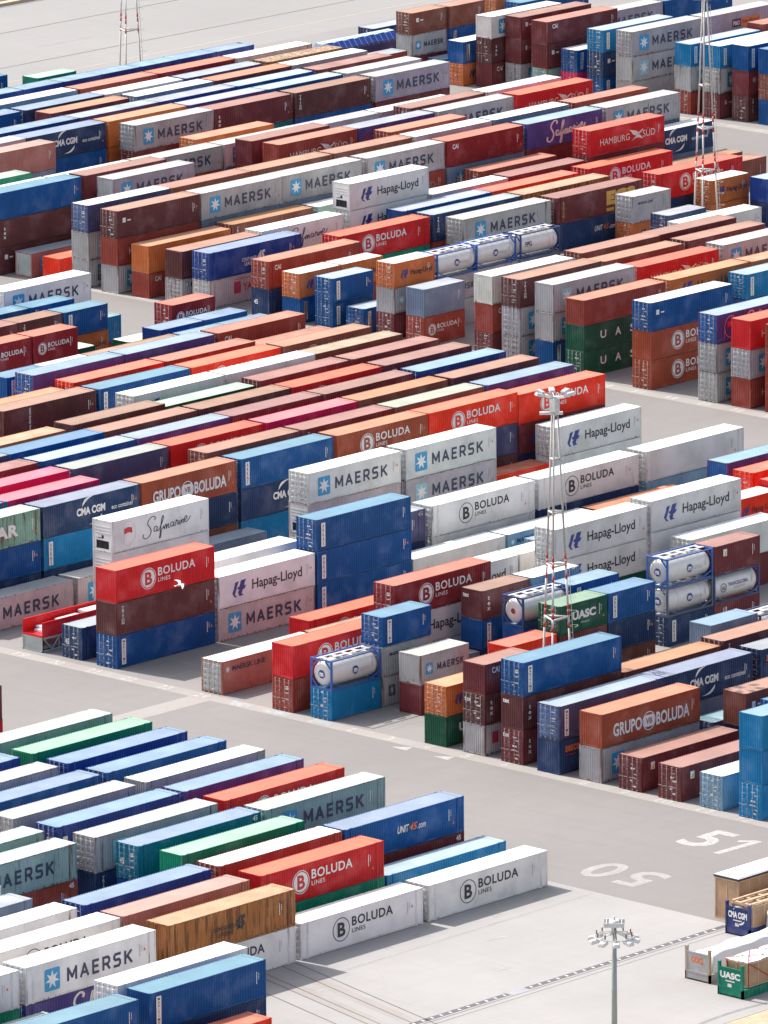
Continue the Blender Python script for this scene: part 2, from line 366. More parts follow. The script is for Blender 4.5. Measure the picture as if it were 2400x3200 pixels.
MARKTXT = {
 'boluda': 'with white circled letter B', 'boludaK': 'with black circled letter B', 'boludaW': 'with pale circled letter B', 'maersk': 'with white star on blue square',
 'mline': 'with small dark line of lettering', 'hapag': 'with slanted blue emblem', 'hl': 'with slanted blue emblem', 'maritime': 'with white vertical strip',
 'arkas': 'with white vertical strip', 'triton': 'with white vertical lettering', 'tex': 'with white vertical lettering', 'cma': 'with white swooshes',
 'cai': 'with three white letters', 'grupo': 'with large white lettering round an emblem', 'hsud': 'with pale bird emblem', 'safm': 'with pale handwritten lettering', 'safmW': 'with dark handwritten lettering',
 'safmC': 'with pink circled flag', 'uasc': 'with white capital letters', 'uasc4': 'with widely spaced white letters', 'u': 'with white letter U', 'unit45': 'with small white and orange lettering', 'cl45': 'with the number 45',
 'yang': 'with red square emblem', 'seaco': 'with orange lettering', 'one': 'with large pale letters', 'ecs': 'with large golden letters', 'pno': 'with small blue and orange signs', 'star': 'with white letters AR',
 'davis': 'with white upright web address', 'cube': 'with small slanted sign', '45': 'with small number 45', 'sticker': 'with small square sticker', 'mark': 'with small white marks', 'label': 'with small white label', 'x': 'with red cross mark'}
W = 2.438
TYPES = {'2': (6.058, 2.591), '2h': (6.058, 2.896), '4': (12.192, 2.591), '4h': (12.192, 2.896), '5': (13.716, 2.896)}

# ------------------------------------------------------------------ container meshes
def m_frame(t):
    k = ('frame', t)
    if k in _cache: return _cache[k]
    L, H = TYPES[t]; bm = bmesh.new(); a, b = L/2, W/2
    for sx in (-1, 1):
        for sy in (-1, 1):
            x0, x1 = sorted((sx*a, sx*(a-0.16))); y0, y1 = sorted((sy*b, sy*(b-0.15)))
            box(bm, x0, x1, y0, y1, 0.118, H-0.118)
            x0, x1 = sorted((sx*(a+0.004), sx*(a-0.178))); y0, y1 = sorted((sy*(b+0.004), sy*(b-0.162)))
            box(bm, x0, x1, y0, y1, 0, 0.118); box(bm, x0, x1, y0, y1, H-0.118, H+0.004)
    for sy in (-1, 1):
        y0, y1 = sorted((sy*(b-0.004), sy*(b-0.08)))
        box(bm, -a+0.178, a-0.178, y0, y1, 0.04, 0.19); box(bm, -a+0.178, a-0.178, y0, y1, H-0.09, H-0.012)
        if t == '5':
            for cx in (-6.096, 6.096):
                y0, y1 = sorted((sy*(b+0.003), sy*(b-0.12))); box(bm, cx-0.10, cx+0.10, y0, y1, 0.19, H-0.09)
                box(bm, cx-0.13, cx+0.13, y0, y1, H-0.10, H+0.003); box(bm, cx-0.13, cx+0.13, y0, y1, 0.0, 0.19)
    for sx in (-1, 1):
        x0, x1 = sorted((sx*(a-0.004), sx*(a-0.12)))
        box(bm, x0, x1, -b+0.162, b-0.162, 0.04, 0.17); box(bm, x0, x1, -b+0.162, b-0.162, H-0.13, H-0.014)
    _cache[k] = mesh_of(bm, 'frame', M_PAINT); return _cache[k]
def corr(bm, u0, u1, z0, z1, depth, pitch, fn):
    n = max(1, round((u1-u0)/pitch)); p = (u1-u0)/n; prof = []
    for i in range(n):
        s = u0+i*p
        prof += [(s, 0), (s+p*0.26, 0), (s+p*0.5, depth), (s+p*0.76, depth)]
    prof.append((u1, 0))
    lo = [bm.verts.new(fn(u, d, z0)) for u, d in prof]; hi = [bm.verts.new(fn(u, d, z1)) for u, d in prof]
    for i in range(len(prof)-1): bm.faces.new((lo[i], lo[i+1], hi[i+1], hi[i]))
def m_wall(t, smooth):
    k = ('wall', t, smooth)
    if k in _cache: return _cache[k]
    L, H = TYPES[t]; bm = bmesh.new(); a = L/2
    corr(bm, -a+0.16, a-0.16, 0.19, H-0.09, 0.006 if smooth else 0.046, 0.61 if smooth else 0.278, lambda u, d, z: (u, -W/2+0.010+d, z))
    _cache[k] = mesh_of(bm, 'side_wall', M_PAINT); return _cache[k]
def m_roof(t, smooth):
    k = ('roof', t, smooth)
    if k in _cache: return _cache[k]
    L, H = TYPES[t]; bm = bmesh.new(); a = L/2; b = W/2
    corr(bm, -a+0.12, a-0.12, -b+0.004, b-0.004, 0.004 if smooth else 0.022, 0.9 if smooth else 0.26, lambda u, d, y: (u, y, H-0.010-d))
    # reinforcing plates at the two ends
    for sx in (-1, 1):
        x0, x1 = sorted((sx*(a-0.005), sx*(a-0.42))); box(bm, x0, x1, -b+0.006, b-0.006, H-0.02, H-0.004)
    _cache[k] = mesh_of(bm, 'roof', M_ROOF); return _cache[k]
def m_end(t):
    k = ('end', t)
    if k in _cache: return _cache[k]
    L, H = TYPES[t]; bm = bmesh.new(); a = L/2; b = W/2
    corr(bm, -b+0.15, b-0.15, 0.17, H-0.13, 0.055, 0.24, lambda u, d, z: (-a+0.012+d, -u, z))
    _cache[k] = mesh_of(bm, 'end_wall', M_PAINT); return _cache[k]
def m_door(t):
    k = ('door', t)
    if k in _cache: return _cache[k]
    L, H = TYPES[t]; bm = bmesh.new(); hw = (W/2-0.15)
    z0, z1 = 0.17, H-0.13
    box(bm, 0.030, 0.07, 0.01, hw, z0, z1)
    n = 5
    for i in range(n):                                            # raised horizontal panels
        za = z0+0.06+(z1-z0-0.06)*i/n; zb = za+(z1-z0)/n*0.62
        v = [bm.verts.new(p) for p in ((0.030, 0.08, za), (0.030, hw-0.08, za), (0.030, hw-0.08, zb), (0.030, 0.08, zb),
                                        (-0.002, 0.11, za+0.07), (-0.002, hw-0.11, za+0.07), (-0.002, hw-0.11, zb-0.07), (-0.002, 0.11, zb-0.07))]
        for f in ((4,7,6,5),(0,4,5,1),(1,5,6,2),(2,6,7,3),(3,7,4,0)): bm.faces.new([v[j] for j in f])
    _cache[k] = mesh_of(bm, 'door', M_PAINT); return _cache[k]
def m_rod(t):
    k = ('rod', t)
    if k in _cache: return _cache[k]
    L, H = TYPES[t]; bm = bmesh.new()
    tube(bm, (-0.035, 0, 0.10), (-0.035, 0, H-0.08), 0.024, n=6)
    for z in (0.12, 0.75, 1.75, H-0.14): box(bm, -0.066, 0.0, -0.07, 0.07, z-0.035, z+0.035)
    box(bm, -0.066, -0.03, -0.02, 0.40, 1.08, 1.13)
    _cache[k] = mesh_of(bm, 'lock_rod', M_ROD); return _cache[k]
def m_reefer_end(t):
    k = ('reefer', t)
    if k in _cache: return _cache[k]
    L, H = TYPES[t]; bm = bmesh.new(); a = L/2; b = W/2-0.15
    x = -a+0.012
    box(bm, x, x+0.05, -b, b, 1.52, H-0.13); box(bm, x+0.01, x+0.05, -b, b, 0.17, 0.30)
    box(bm, x, x+0.05, -b, b, 1.05, 1.22); box(bm, x, x+0.05, b-0.30, b, 0.30, 1.05); box(bm, x, x+0.05, -b, -b+0.28, 0.30, 1.05)
    box(bm, x, x+0.05, -b, -b+0.9, 1.22, 1.52); box(bm, x, x+0.05, b-0.5, b, 1.22, 1.52)
    for i in range(3): box(bm, x-0.02, x, -b+0.1, b-0.1, 1.72+i*0.28, 1.78+i*0.28)
    box(bm, x-0.015, x, 0.1, b-0.2, 1.30, 1.50)
    _cache[k] = mesh_of(bm, 'cooling_unit', M_PAINT); return _cache[k]
def m_reefer_dark(t):
    k = ('reeferd', t)
    if k in _cache: return _cache[k]
    L, H = TYPES[t]; bm = bmesh.new(); a = L/2; b = W/2-0.15
    box(bm, -a+0.10, -a+0.3, -b, b, 0.17, 1.55)
    tube(bm, (-a+0.05, 0.35, 0.66), (-a+0.12, 0.35, 0.66), 0.30, n=16); tube(bm, (-a+0.04, -0.35, 0.62), (-a+0.14, -0.35, 0.62), 0.20, n=12)
    _cache[k] = mesh_of(bm, 'fan_grille', M_DARK); return _cache[k]
def m_filler(t):
    k = ('fill', t)
    if k in _cache: return _cache[k]
    L, H = TYPES[t]; bm = bmesh.new(); a = L/2; b = W/2
    corr(bm, -a+0.1, a-0.1, 0.0, H-0.03, 0.036, 0.278, lambda u, d, z: (u, -b+0.005+d, z))
    corr(bm, -a+0.1, a-0.1, 0.0, H-0.03, 0.036, 0.278, lambda u, d, z: (-u, b-0.005-d, z))
    corr(bm, -b+0.1, b-0.1, 0.0, H-0.03, 0.045, 0.24, lambda u, d, z: (-a+0.006+d, -u, z))
    corr(bm, -b+0.1, b-0.1, 0.0, H-0.03, 0.045, 0.24, lambda u, d, z: (a-0.006-d, u, z))
    box(bm, -a+0.002, a-0.002, -b+0.002, b-0.002, H-0.03, H-0.012); box(bm, -a+0.05, a-0.05, -b+0.05, b-0.05, 0.0, 0.03)
    for sx in (-1, 1):
        for sy in (-1, 1):
            x0, x1 = sorted((sx*a, sx*(a-0.16))); y0, y1 = sorted((sy*b, sy*(b-0.15))); box(bm, x0, x1, y0, y1, 0, H)
    _cache[k] = mesh_of(bm, 'cargo_container', M_PAINT); return _cache[k]

# ------------------------------------------------------------------ marks on the sides: list of (part, mesh, ink, x, z, face, [sub-parts])
def vstrip(word, u, z, h, hh, panel='white', ink='black', w_=0.52):
    return ('lettering_panel', polys(('rr', w_, h), rrect(0, 0, w_, h, 0.04)), panel, u, z, 'S',
            [('lettering', text_mesh(word, w_*0.5, h*0.9, 0.012, vertical=True), ink, w_*0.25, h*0.05)])
def b_mark(L, H, ink, letter, u0, s=1.0):
    d = 1.95*s; zc = H*0.52
    em = polys(('B', d, ink == 'white'), ring(d/2, d/2, d/2, d/2*0.93)+(disc(d/2, d/2, d/2*0.84) if ink == 'white' else []))
    lt = text_mesh('B', d*0.46, d*0.60, 0.03)
    tx = u0+d+0.25*s
    return [('emblem', em, ink, u0, zc-d/2, 'S', [('letter', lt, letter if ink == 'white' else ink, d*0.28, d*0.20)]),
            ('lettering', text_mesh('BOLUDA', 4.75*s, 0.78*s, 0.022, space=1.1), ink, tx, zc+0.02*s, 'S', []),
            ('small_lettering', text_mesh('LINES', 1.55*s, 0.36*s, 0.01, space=1.1), ink, tx, zc-0.52*s, 'S', [])]
def star_mark(x, z, w_, h_, fade=False):
    return ('emblem', polys(('sq', w_, h_), rrect(0, 0, w_, h_, 0.16)), 'starfade' if fade else 'star', x, z, 'S',
            [('star', polys(('st', w_), star(w_/2, h_*0.5, w_*0.46, w_*0.20)), 'white', 0, 0)])
def livery(code, t, col):
    L, H = TYPES[t]; out = []; a = -L/2
    if code == 'boluda' or code == 'boludaW': out = b_mark(L, H, 'white', col, a+L*(0.25 if L > 8 else 0.1), 0.97 if L > 8 else 0.62)
    elif code == 'boludaK': out = b_mark(L, H, 'black', col, a+L*0.26, 0.97)
    elif code == 'maersk':
        s = 1 if L > 8 else 0.55
        out = [star_mark(a+1.25*s+(0.7 if t == '5' else 0), H*0.5-0.86*s, 1.6*s, 1.72*s, col == 'grey' and random.random() < 0.25),
               ('lettering', block_mesh('MAERSK', 6.9*s if s == 1 else 3.3, 1.12*s), 'ink', a+(3.5+(0.8 if t == '5' else 0) if s == 1 else 2.1), H*0.5-0.54*s, 'S', [])]
    elif code == 'mline':
        out = [star_mark(a+0.45, H*0.64, 0.5, 0.52, True), ('lettering', text_mesh('MAERSK LINE', 4.1 if L > 8 else 2.3, 0.46 if L > 8 else 0.28, 0.02), 'ink', a+(1.25 if L > 8 else 0.9), H*0.66, 'S', [])]
        if L < 8: out = out[1:]
    elif code in ('hapag', 'hl'):
        s = 1 if L > 8 else 0.62
        hs = 1.5*s
        out = [('emblem', polys(('HL', s), [[(x*1.75*s, y*hs) for x, y in p] for p in HL]), 'hl', a+1.75*s, H*0.5-hs/2, 'S', [])]
        if code == 'hapag' or L > 8: out.append(('lettering', text_mesh('Hapag-Lloyd', 6.3*s if L > 8 else 3.2, 1.15*s if L > 8 else 0.72, 0.014), 'black', a+(4.25 if L > 8 else 2.5), H*0.5-0.60*s, 'S', []))
    elif code == 'maritime': out = [vstrip('MARITIME', a+0.62, H*0.10, H*0.78, 0)]
    elif code == 'arkas': out = [vstrip('ARKAS', a+0.62, H*0.13, H*0.74, 0)]
    elif code == 'triton': out = [('lettering', text_mesh('TRITON', 0.36, H*0.56, 0.02, vertical=True), 'white', a+0.66, H*0.32, 'S', [])]
    elif code == 'tex':
        me = text_mesh('tex', 0.42, 1.25, 0.03, vertical=True)
        out = [('lettering', me, 'white', a+0.62, H*0.30, 'S', []), ('end_lettering', text_mesh('tex', 0.72, 0.36, 0.03), 'white', 0.20, H-0.75, 'E', [])]
    elif code == 'cma':
        out = [('lettering', text_mesh('CMA CGM', 3.6, 0.72, 0.05), 'white', a+4.2, H*0.44, 'S', []),
               ('emblem', polys('sw', crescent(0, 0, 1.7, 0.85, 0.10, 0.22)), 'white', a+4.9, H*0.72, 'S', []),
               ('lower_swoosh', polys('sw2', crescent(1.7, 0.75, 0, 0, 0.10, 0.22)), 'white', a+5.7, H*0.12, 'S', []),
               ('small_lettering', text_mesh('eco container', 2.7, 0.40, 0.012), 'white', a+8.6, H*0.42, 'S', [])]
    elif code == 'cai': out = [('lettering', text_mesh('CAI', 0.92, 0.52, 0.03), 'white', a+0.9, H*0.66, 'S', [])]
    elif code == 'grupo':
        out = [('lettering', text_mesh('GRUPO', 3.55, 1.12, 0.03), 'white', a+1.4, H*0.45-0.56, 'S', []),
               ('emblem', polys('vb', ring(0.8, 0.8, 0.8, 0.72)+rrect(0.12, 0.30, 1.48, 1.30, 0.1)), 'white', a+5.02, H*0.45-0.8, 'S',
                [('letter', text_mesh('VB', 0.8, 0.5, 0.03), col, 0.4, 0.55)]),
               ('lettering', text_mesh('BOLUDA', 4.15, 1.12, 0.03), 'white', a+6.72, H*0.45-0.56, 'S', [])]
    elif code == 'hsud':
        out = [('lettering', text_mesh('HAMBURG', 4.8, 0.72, 0.0), 'cream', a+1.7, H*0.36, 'S', []),
               ('emblem', polys('bird', [[(x*2.4, y*1.35) for x, y in p] for p in BIRD]), 'cream', a+6.35, H*0.28, 'S', []),
               ('lettering', text_mesh('SÜD', 2.0, 0.92, 0.0), 'cream', a+8.65, H*0.36, 'S', [])]
    elif code == 'safm': out = [('lettering', script_mesh(6.2, 2.5, 0.20), 'cream', a+3.2+(1.2 if t == '5' else 0), 0.2, 'S', [])]
    elif code == 'safmC': out = [('emblem', polys('fc', ring(0.95, 1.1, 1.1, 1.03, sx=0.85)+FLAG), 'pink', a+1.1, 0.4, 'S', [('flag', polys('fl', [[(0, 0), (0.8, 0.1), (0.75, 0.6), (0, 0.5)]]), 'red', 0.45, 1.1)]),
                                 ('lettering', script_mesh(6.2, 2.3, 0.18), 'pink', a+3.8, 0.3, 'S', [])]
    elif code == 'safmW':
        out = [('lettering', script_mesh(6.0, 2.1, 0.085), 'ink', a+3.85, 0.4, 'S', []),
               ('emblem', polys('fcw', ring(0.95, 1.1, 1.1, 1.07, sx=0.85)+[[(0.42, 0.3), (0.46, 0.3), (0.46, 1.75), (0.42, 1.75)]]), 'grey', a+1.05, 0.45, 'S', [('flag', polys('fl2', [[(0, 0.0), (0.5, 0.12), (1.0, 0.0), (0.95, 0.5), (0.5, 0.6), (0, 0.5)]]), 'red', 0.48, 1.05)])]
    elif code == 'uasc': out = [('lettering', text_mesh('UASC', 3.0, 0.75, 0.05), 'white', a+1.6, H*0.42, 'S', []), ('small_lettering', text_mesh('WWW.UASC.NET', 1.1, 0.16), 'white', a+2.7, H*0.26, 'S', [])]
    elif code == 'uasc4':
        for i, c in enumerate('UASC'): out.append(('lettering', text_mesh(c, 0.85, 0.80, 0.02), 'white', a+2.45+2.2*i, H*0.38, 'S', []))
    elif code == 'u': out = [('lettering', text_mesh('UASC', 3.0, 0.75, 0.05), 'white', a+1.6, H*0.42, 'S', [])]
    elif code == 'unit45':
        out = [('lettering', text_mesh('UNIT', 1.35, 0.58, 0.03, 0.25), 'white', a+6.0, H*0.46, 'S', []), ('number', text_mesh('45', 0.95, 0.58, 0.03, 0.25), 'orange', a+7.35, H*0.46, 'S', []),
               ('small_lettering', text_mesh('.com', 0.95, 0.36, 0.02, 0.2), 'white', a+8.32, H*0.46, 'S', [])]
    elif code == 'cl45':
        ink = 'black' if col == 'ochre' else 'white'
        out = [('lettering', text_mesh('CONTAINER', 2.2, 0.38, 0.01), ink, a+4.8, H*0.44, 'S', []), ('lettering', text_mesh('LEASING', 1.7, 0.38, 0.01), ink, a+5.2, H*0.28, 'S', []),
               ('number', text_mesh('45', 1.15, 1.05, 0.05, 0.3), ink, a+7.1, H*0.36, 'S', [])]
    elif code == 'yang':
        s = 1 if L > 8 else 0.8
        out = [('emblem', polys(('ym', s), rrect(0, 0, 0.95*s, 1.2*s, 0.03)), 'red', a+(3.6 if L > 8 else 0.9), H*0.36, 'S', [('letter', text_mesh('Y', 0.5*s, 0.8*s, 0.06), 'violet', 0.22*s, 0.2*s)]),
               ('lettering', text_mesh('YANG MING', 5.6 if L > 8 else 3.4, 0.85*s, 0.02), 'red', a+(4.9 if L > 8 else 1.9), H*0.40, 'S', [])]
        if L > 8: out.append(('small_lettering', text_mesh('www.yangming.com', 2.6, 0.24), 'red', a+3.6, H*0.82, 'S', []))
    elif code == 'seaco': out = [('lettering', text_mesh('seaco', 1.75, 0.55, 0.03), 'orange', a+0.75, H*0.62, 'S', []), ('underline', polys('ul', [[(0, 0), (1.2, 0), (1.2, 0.07), (0, 0.07)]]), 'red', a+0.85, H*0.52, 'S', [])]
    elif code == 'one': out = [('lettering', text_mesh('ONE', 4.4, 1.35, 0.06), 'pink', a+L*0.22, H*0.30, 'S', [])]
    elif code == 'ecs':
        out = [('lettering', text_mesh('ECS', 4.6, 1.55, 0.08), 'gold', a+7.9, H*0.32, 'S', []), ('lettering', text_mesh('RACK', 0.34, H*0.6, 0.03, vertical=True), 'gold', a+0.95, H*0.22, 'S', []),
               ('stripe', polys('ecst', [[(0, 0), (1.2, 0), (1.2, 0.36), (0, 0.36)]]), 'gold', a+7.9, H*0.10, 'S', [])]
    elif code == 'pno':
        out = [('sign', polys('pn1', rrect(0, 0, 1.5, 0.95, 0.02)), 'ink', a+4.6, H*0.36, 'S', [('lettering', text_mesh('P&O', 1.15, 0.5, 0.03), 'white', 0.18, 0.22)]),
               ('sign', polys('pn2', rrect(0, 0, 3.4, 0.95, 0.02)), 'orange', a+6.15, H*0.36, 'S', [('lettering', text_mesh('Nedlloyd', 2.9, 0.6, 0.02), 'ink', 0.25, 0.16)])]
    elif code == 'star': out = [('lettering', text_mesh('STAR', 4.9, 1.15, 0.05, space=1.1), 'white', a+4.6, H*0.30, 'S', [])]
    elif code == 'davis':
        me = text_mesh('www.davis.com', 2.5, 0.34, 0.02)
        out = [('lettering', me, 'white', a+3.6, 0.18, 'V', [])]
    elif code == 'cube': out = [('sign', polys('cb', rrect(0, 0, 2.0, 0.34, 0.02)), 'cream', a+1.0, H*0.14, 'C', [('lettering', text_mesh('HighCube', 1.7, 0.22, 0.02), 'hl', 0.15, 0.06)])]
    elif code == '45': out = [('number', text_mesh('45', 0.55, 0.42, 0.03), 'white', -a-0.95, H*0.80, 'S', []), ('end_lettering', text_mesh('45', 0.55, 0.5, 0.03), 'white', 0.35, H*0.42, 'E', [])]
    elif code == 'sticker': out = [('sticker', polys('stk', rrect(0, 0, 0.5, 0.62, 0.03)), 'white', a+1.15, H*0.60, 'S', [('sticker_mark', polys('stk2', [[(0.06, 0.08), (0.44, 0.08), (0.44, 0.52)]]), 'yellow', 0, 0)])]
    elif code == 'mark': out = [('mark', polys('mk', rrect(0, 0, 0.45, 0.5, 0.03)+rrect(0.7, 0.1, 1.2, 0.25, 0.02)), 'white', a+0.8, H*0.55, 'S', [])]
    elif code == 'label': out = [('label', polys('lb', rrect(0, 0, 0.52, 0.42, 0.03)), 'white', a+0.6, H*0.55, 'S', [])]
    elif code == 'x': out = [('mark', polys('xx', [[(0, 0), (0.15, 0), (0.9, 0.6), (0.75, 0.6)], [(0.75, 0), (0.9, 0), (0.15, 0.6), (0, 0.6)]]), 'red', a+1.0, H*0.5, 'S', [])]
    return out
def code_marks(t, dark):
    # registration number, weights and hazard triangle near the far end of each side
    L, H = TYPES[t]
    p = []
    for i in range(9): p += rrect(0.0, i*0.105, 0.10, i*0.105+0.075, 0.005)
    for i in range(4): p += rrect(0.22, 0.35+i*0.13, 0.30, 0.35+i*0.13+0.07, 0.005)
    return polys(('codes',), p)
TRI = [[(0, 0), (0.24, 0), (0.12, 0.26)]]
containers = []; used_boxes = []
def place(part, me, ink, x, z, face, parent, t):
    L, H = TYPES[t]
    o = obj(part, me, parent, color=(INK.get(ink) or PAL[ink][1])+(1,))
    if face == 'S': o.location = (x, -W/2-0.007, z); o.rotation_euler = (R(90), 0, 0)
    elif face == 'V': o.location = (x, -W/2-0.007, z); o.rotation_euler = (R(90), R(-90), 0)
    elif face == 'C': o.location = (x, -W/2-0.007, z); o.rotation_euler = (R(90), R(-50), 0)
    else: o.location = (-L/2-0.009, W/2-x, z); o.rotation_euler = (R(90), 0, R(-90))
    return o
def container(t, colname, liv, end, x0, y0, z0, roofcol=None):
    L, H = TYPES[t]
    desc, side, roof, wear = PAL[colname]
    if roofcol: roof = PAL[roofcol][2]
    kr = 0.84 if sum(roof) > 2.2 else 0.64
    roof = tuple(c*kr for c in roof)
    j = random.uniform(0.90, 1.10)
    side = tuple(min(1, c*j*random.uniform(0.97, 1.03)) for c in side); roof = tuple(min(0.9, c*random.uniform(0.94, 1.06)) for c in roof)
    wear = min(1.0, max(0.0, wear+random.uniform(-0.08, 0.12)))
    ends = {'rose': (0.40, 0.43, 0.42), 'blush': (0.46, 0.46, 0.45), 'purple': (0.02, 0.115, 0.36), 'indigo': (0.09, 0.15, 0.32), 'lilac': (0.44, 0.45, 0.45)}.get(colname, side)  # purple, indigo: doors are the same paint without the sides' painted-in shade cast
    root = empty('shipping_container', (x0+L/2, y0+W/2, z0))
    smooth = colname == 'white' and t != '2'
    obj('frame', m_frame(t), root, color=tuple(c*0.9 for c in side)+(min(1, wear+(0.45 if sum(side) > 0.9 else 0.28)),))
    obj('side_wall', m_wall(t, smooth), root, color=side+(wear,))
    o = obj('side_wall', m_wall(t, smooth), root, color=side+(wear,)); o.rotation_euler = (0, 0, math.pi)
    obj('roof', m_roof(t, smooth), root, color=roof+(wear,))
    o = obj('end_wall', m_end(t), root, color=side+(wear,)); o.rotation_euler = (0, 0, math.pi)
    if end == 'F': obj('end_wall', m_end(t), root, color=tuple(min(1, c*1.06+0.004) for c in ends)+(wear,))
    elif end == 'R':
        obj('cooling_unit', m_reefer_end(t), root, color=(0.66, 0.66, 0.65, 0.25)); obj('fan_grille', m_reefer_dark(t), root, color=(0.02, 0.02, 0.03, 1))
    else:
        for s in (1, -1):
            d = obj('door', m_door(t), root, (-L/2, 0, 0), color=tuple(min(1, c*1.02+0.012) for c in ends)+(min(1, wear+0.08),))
            if s < 0: d.rotation_euler = (0, 0, 0); d.location = (-L/2, -(W/2-0.15)-0.01+0.0, 0)
            for yy in (0.30, 0.80):
                rd = obj('lock_rod', m_rod(t), d, (0, yy, 0), color=tuple(0.5*c+0.26 for c in side)+(1,))
    # marks
    dark = sum(side) > 1.0
    for part, me, ink, x, z, face, subs in livery(liv, t, colname):
        o = place(part, me, ink, x, z, face, root, t)
        for sp, sm, si, sx_, sy_ in subs:
            q = obj(sp, sm, o, (sx_, sy_, 0.004), color=(INK.get(si) or PAL[si][1])+(1,))
    if liv not in ('filler',):
        place('registration_marks', code_marks(t, dark), 'grey' if dark else 'white', L/2-1.05-(0.75 if t == '5' else 0), H*0.42, 'S', root, t)
        if random.random() < 0.6: place('warning_triangle', polys('tri', TRI), 'orange', L/2-0.62-(0.75 if t == '5' else 0), H*random.choice((0.3, 0.55)), 'S', root, t)
        if end == 'D':
            p = []
            rr = random.Random(int(x0*31+y0*17+z0))
            for i in range(6): 
                hh = rr.uniform(0.05, 0.16); yy = 1.35+rr.uniform(-0.2, 0.25); zz = 0.4+i*0.36+rr.uniform(-0.1, 0.1)
                p += [[(yy, zz), (yy+rr.uniform(0.2, 0.55), zz), (yy+rr.uniform(0.2, 0.55), zz+hh), (yy, zz+hh)]]
            kk = ('dl', rr.randint(0, 9))
            place('door_labels', polys(kk, p), 'cream' if not dark else 'grey', 0.0, 0.0, 'E', root, t)
    containers.append(dict(o=root, t=t, c=colname, liv=liv, end=end, x=x0, y=y0, z=z0, L=L, H=H))
    return root
FILLCOL = ['blue', 'maroon', 'choc', 'grey', 'brown', 'navy', 'slate', 'brick', 'blush']
fillers = []
def filler(t, x0, y0, z0):
    L, H = TYPES[t]; c = PAL[random.choice(FILLCOL)]
    o = obj('shipping_container', m_filler(t), None, (x0+L/2, y0+W/2, z0), color=c[1]+(c[3],))
    tag(o, 'plain container buried at the bottom of a stack, hidden by those on and around it', 'shipping container', 'containers buried inside the stacks')
    fillers.append(o)

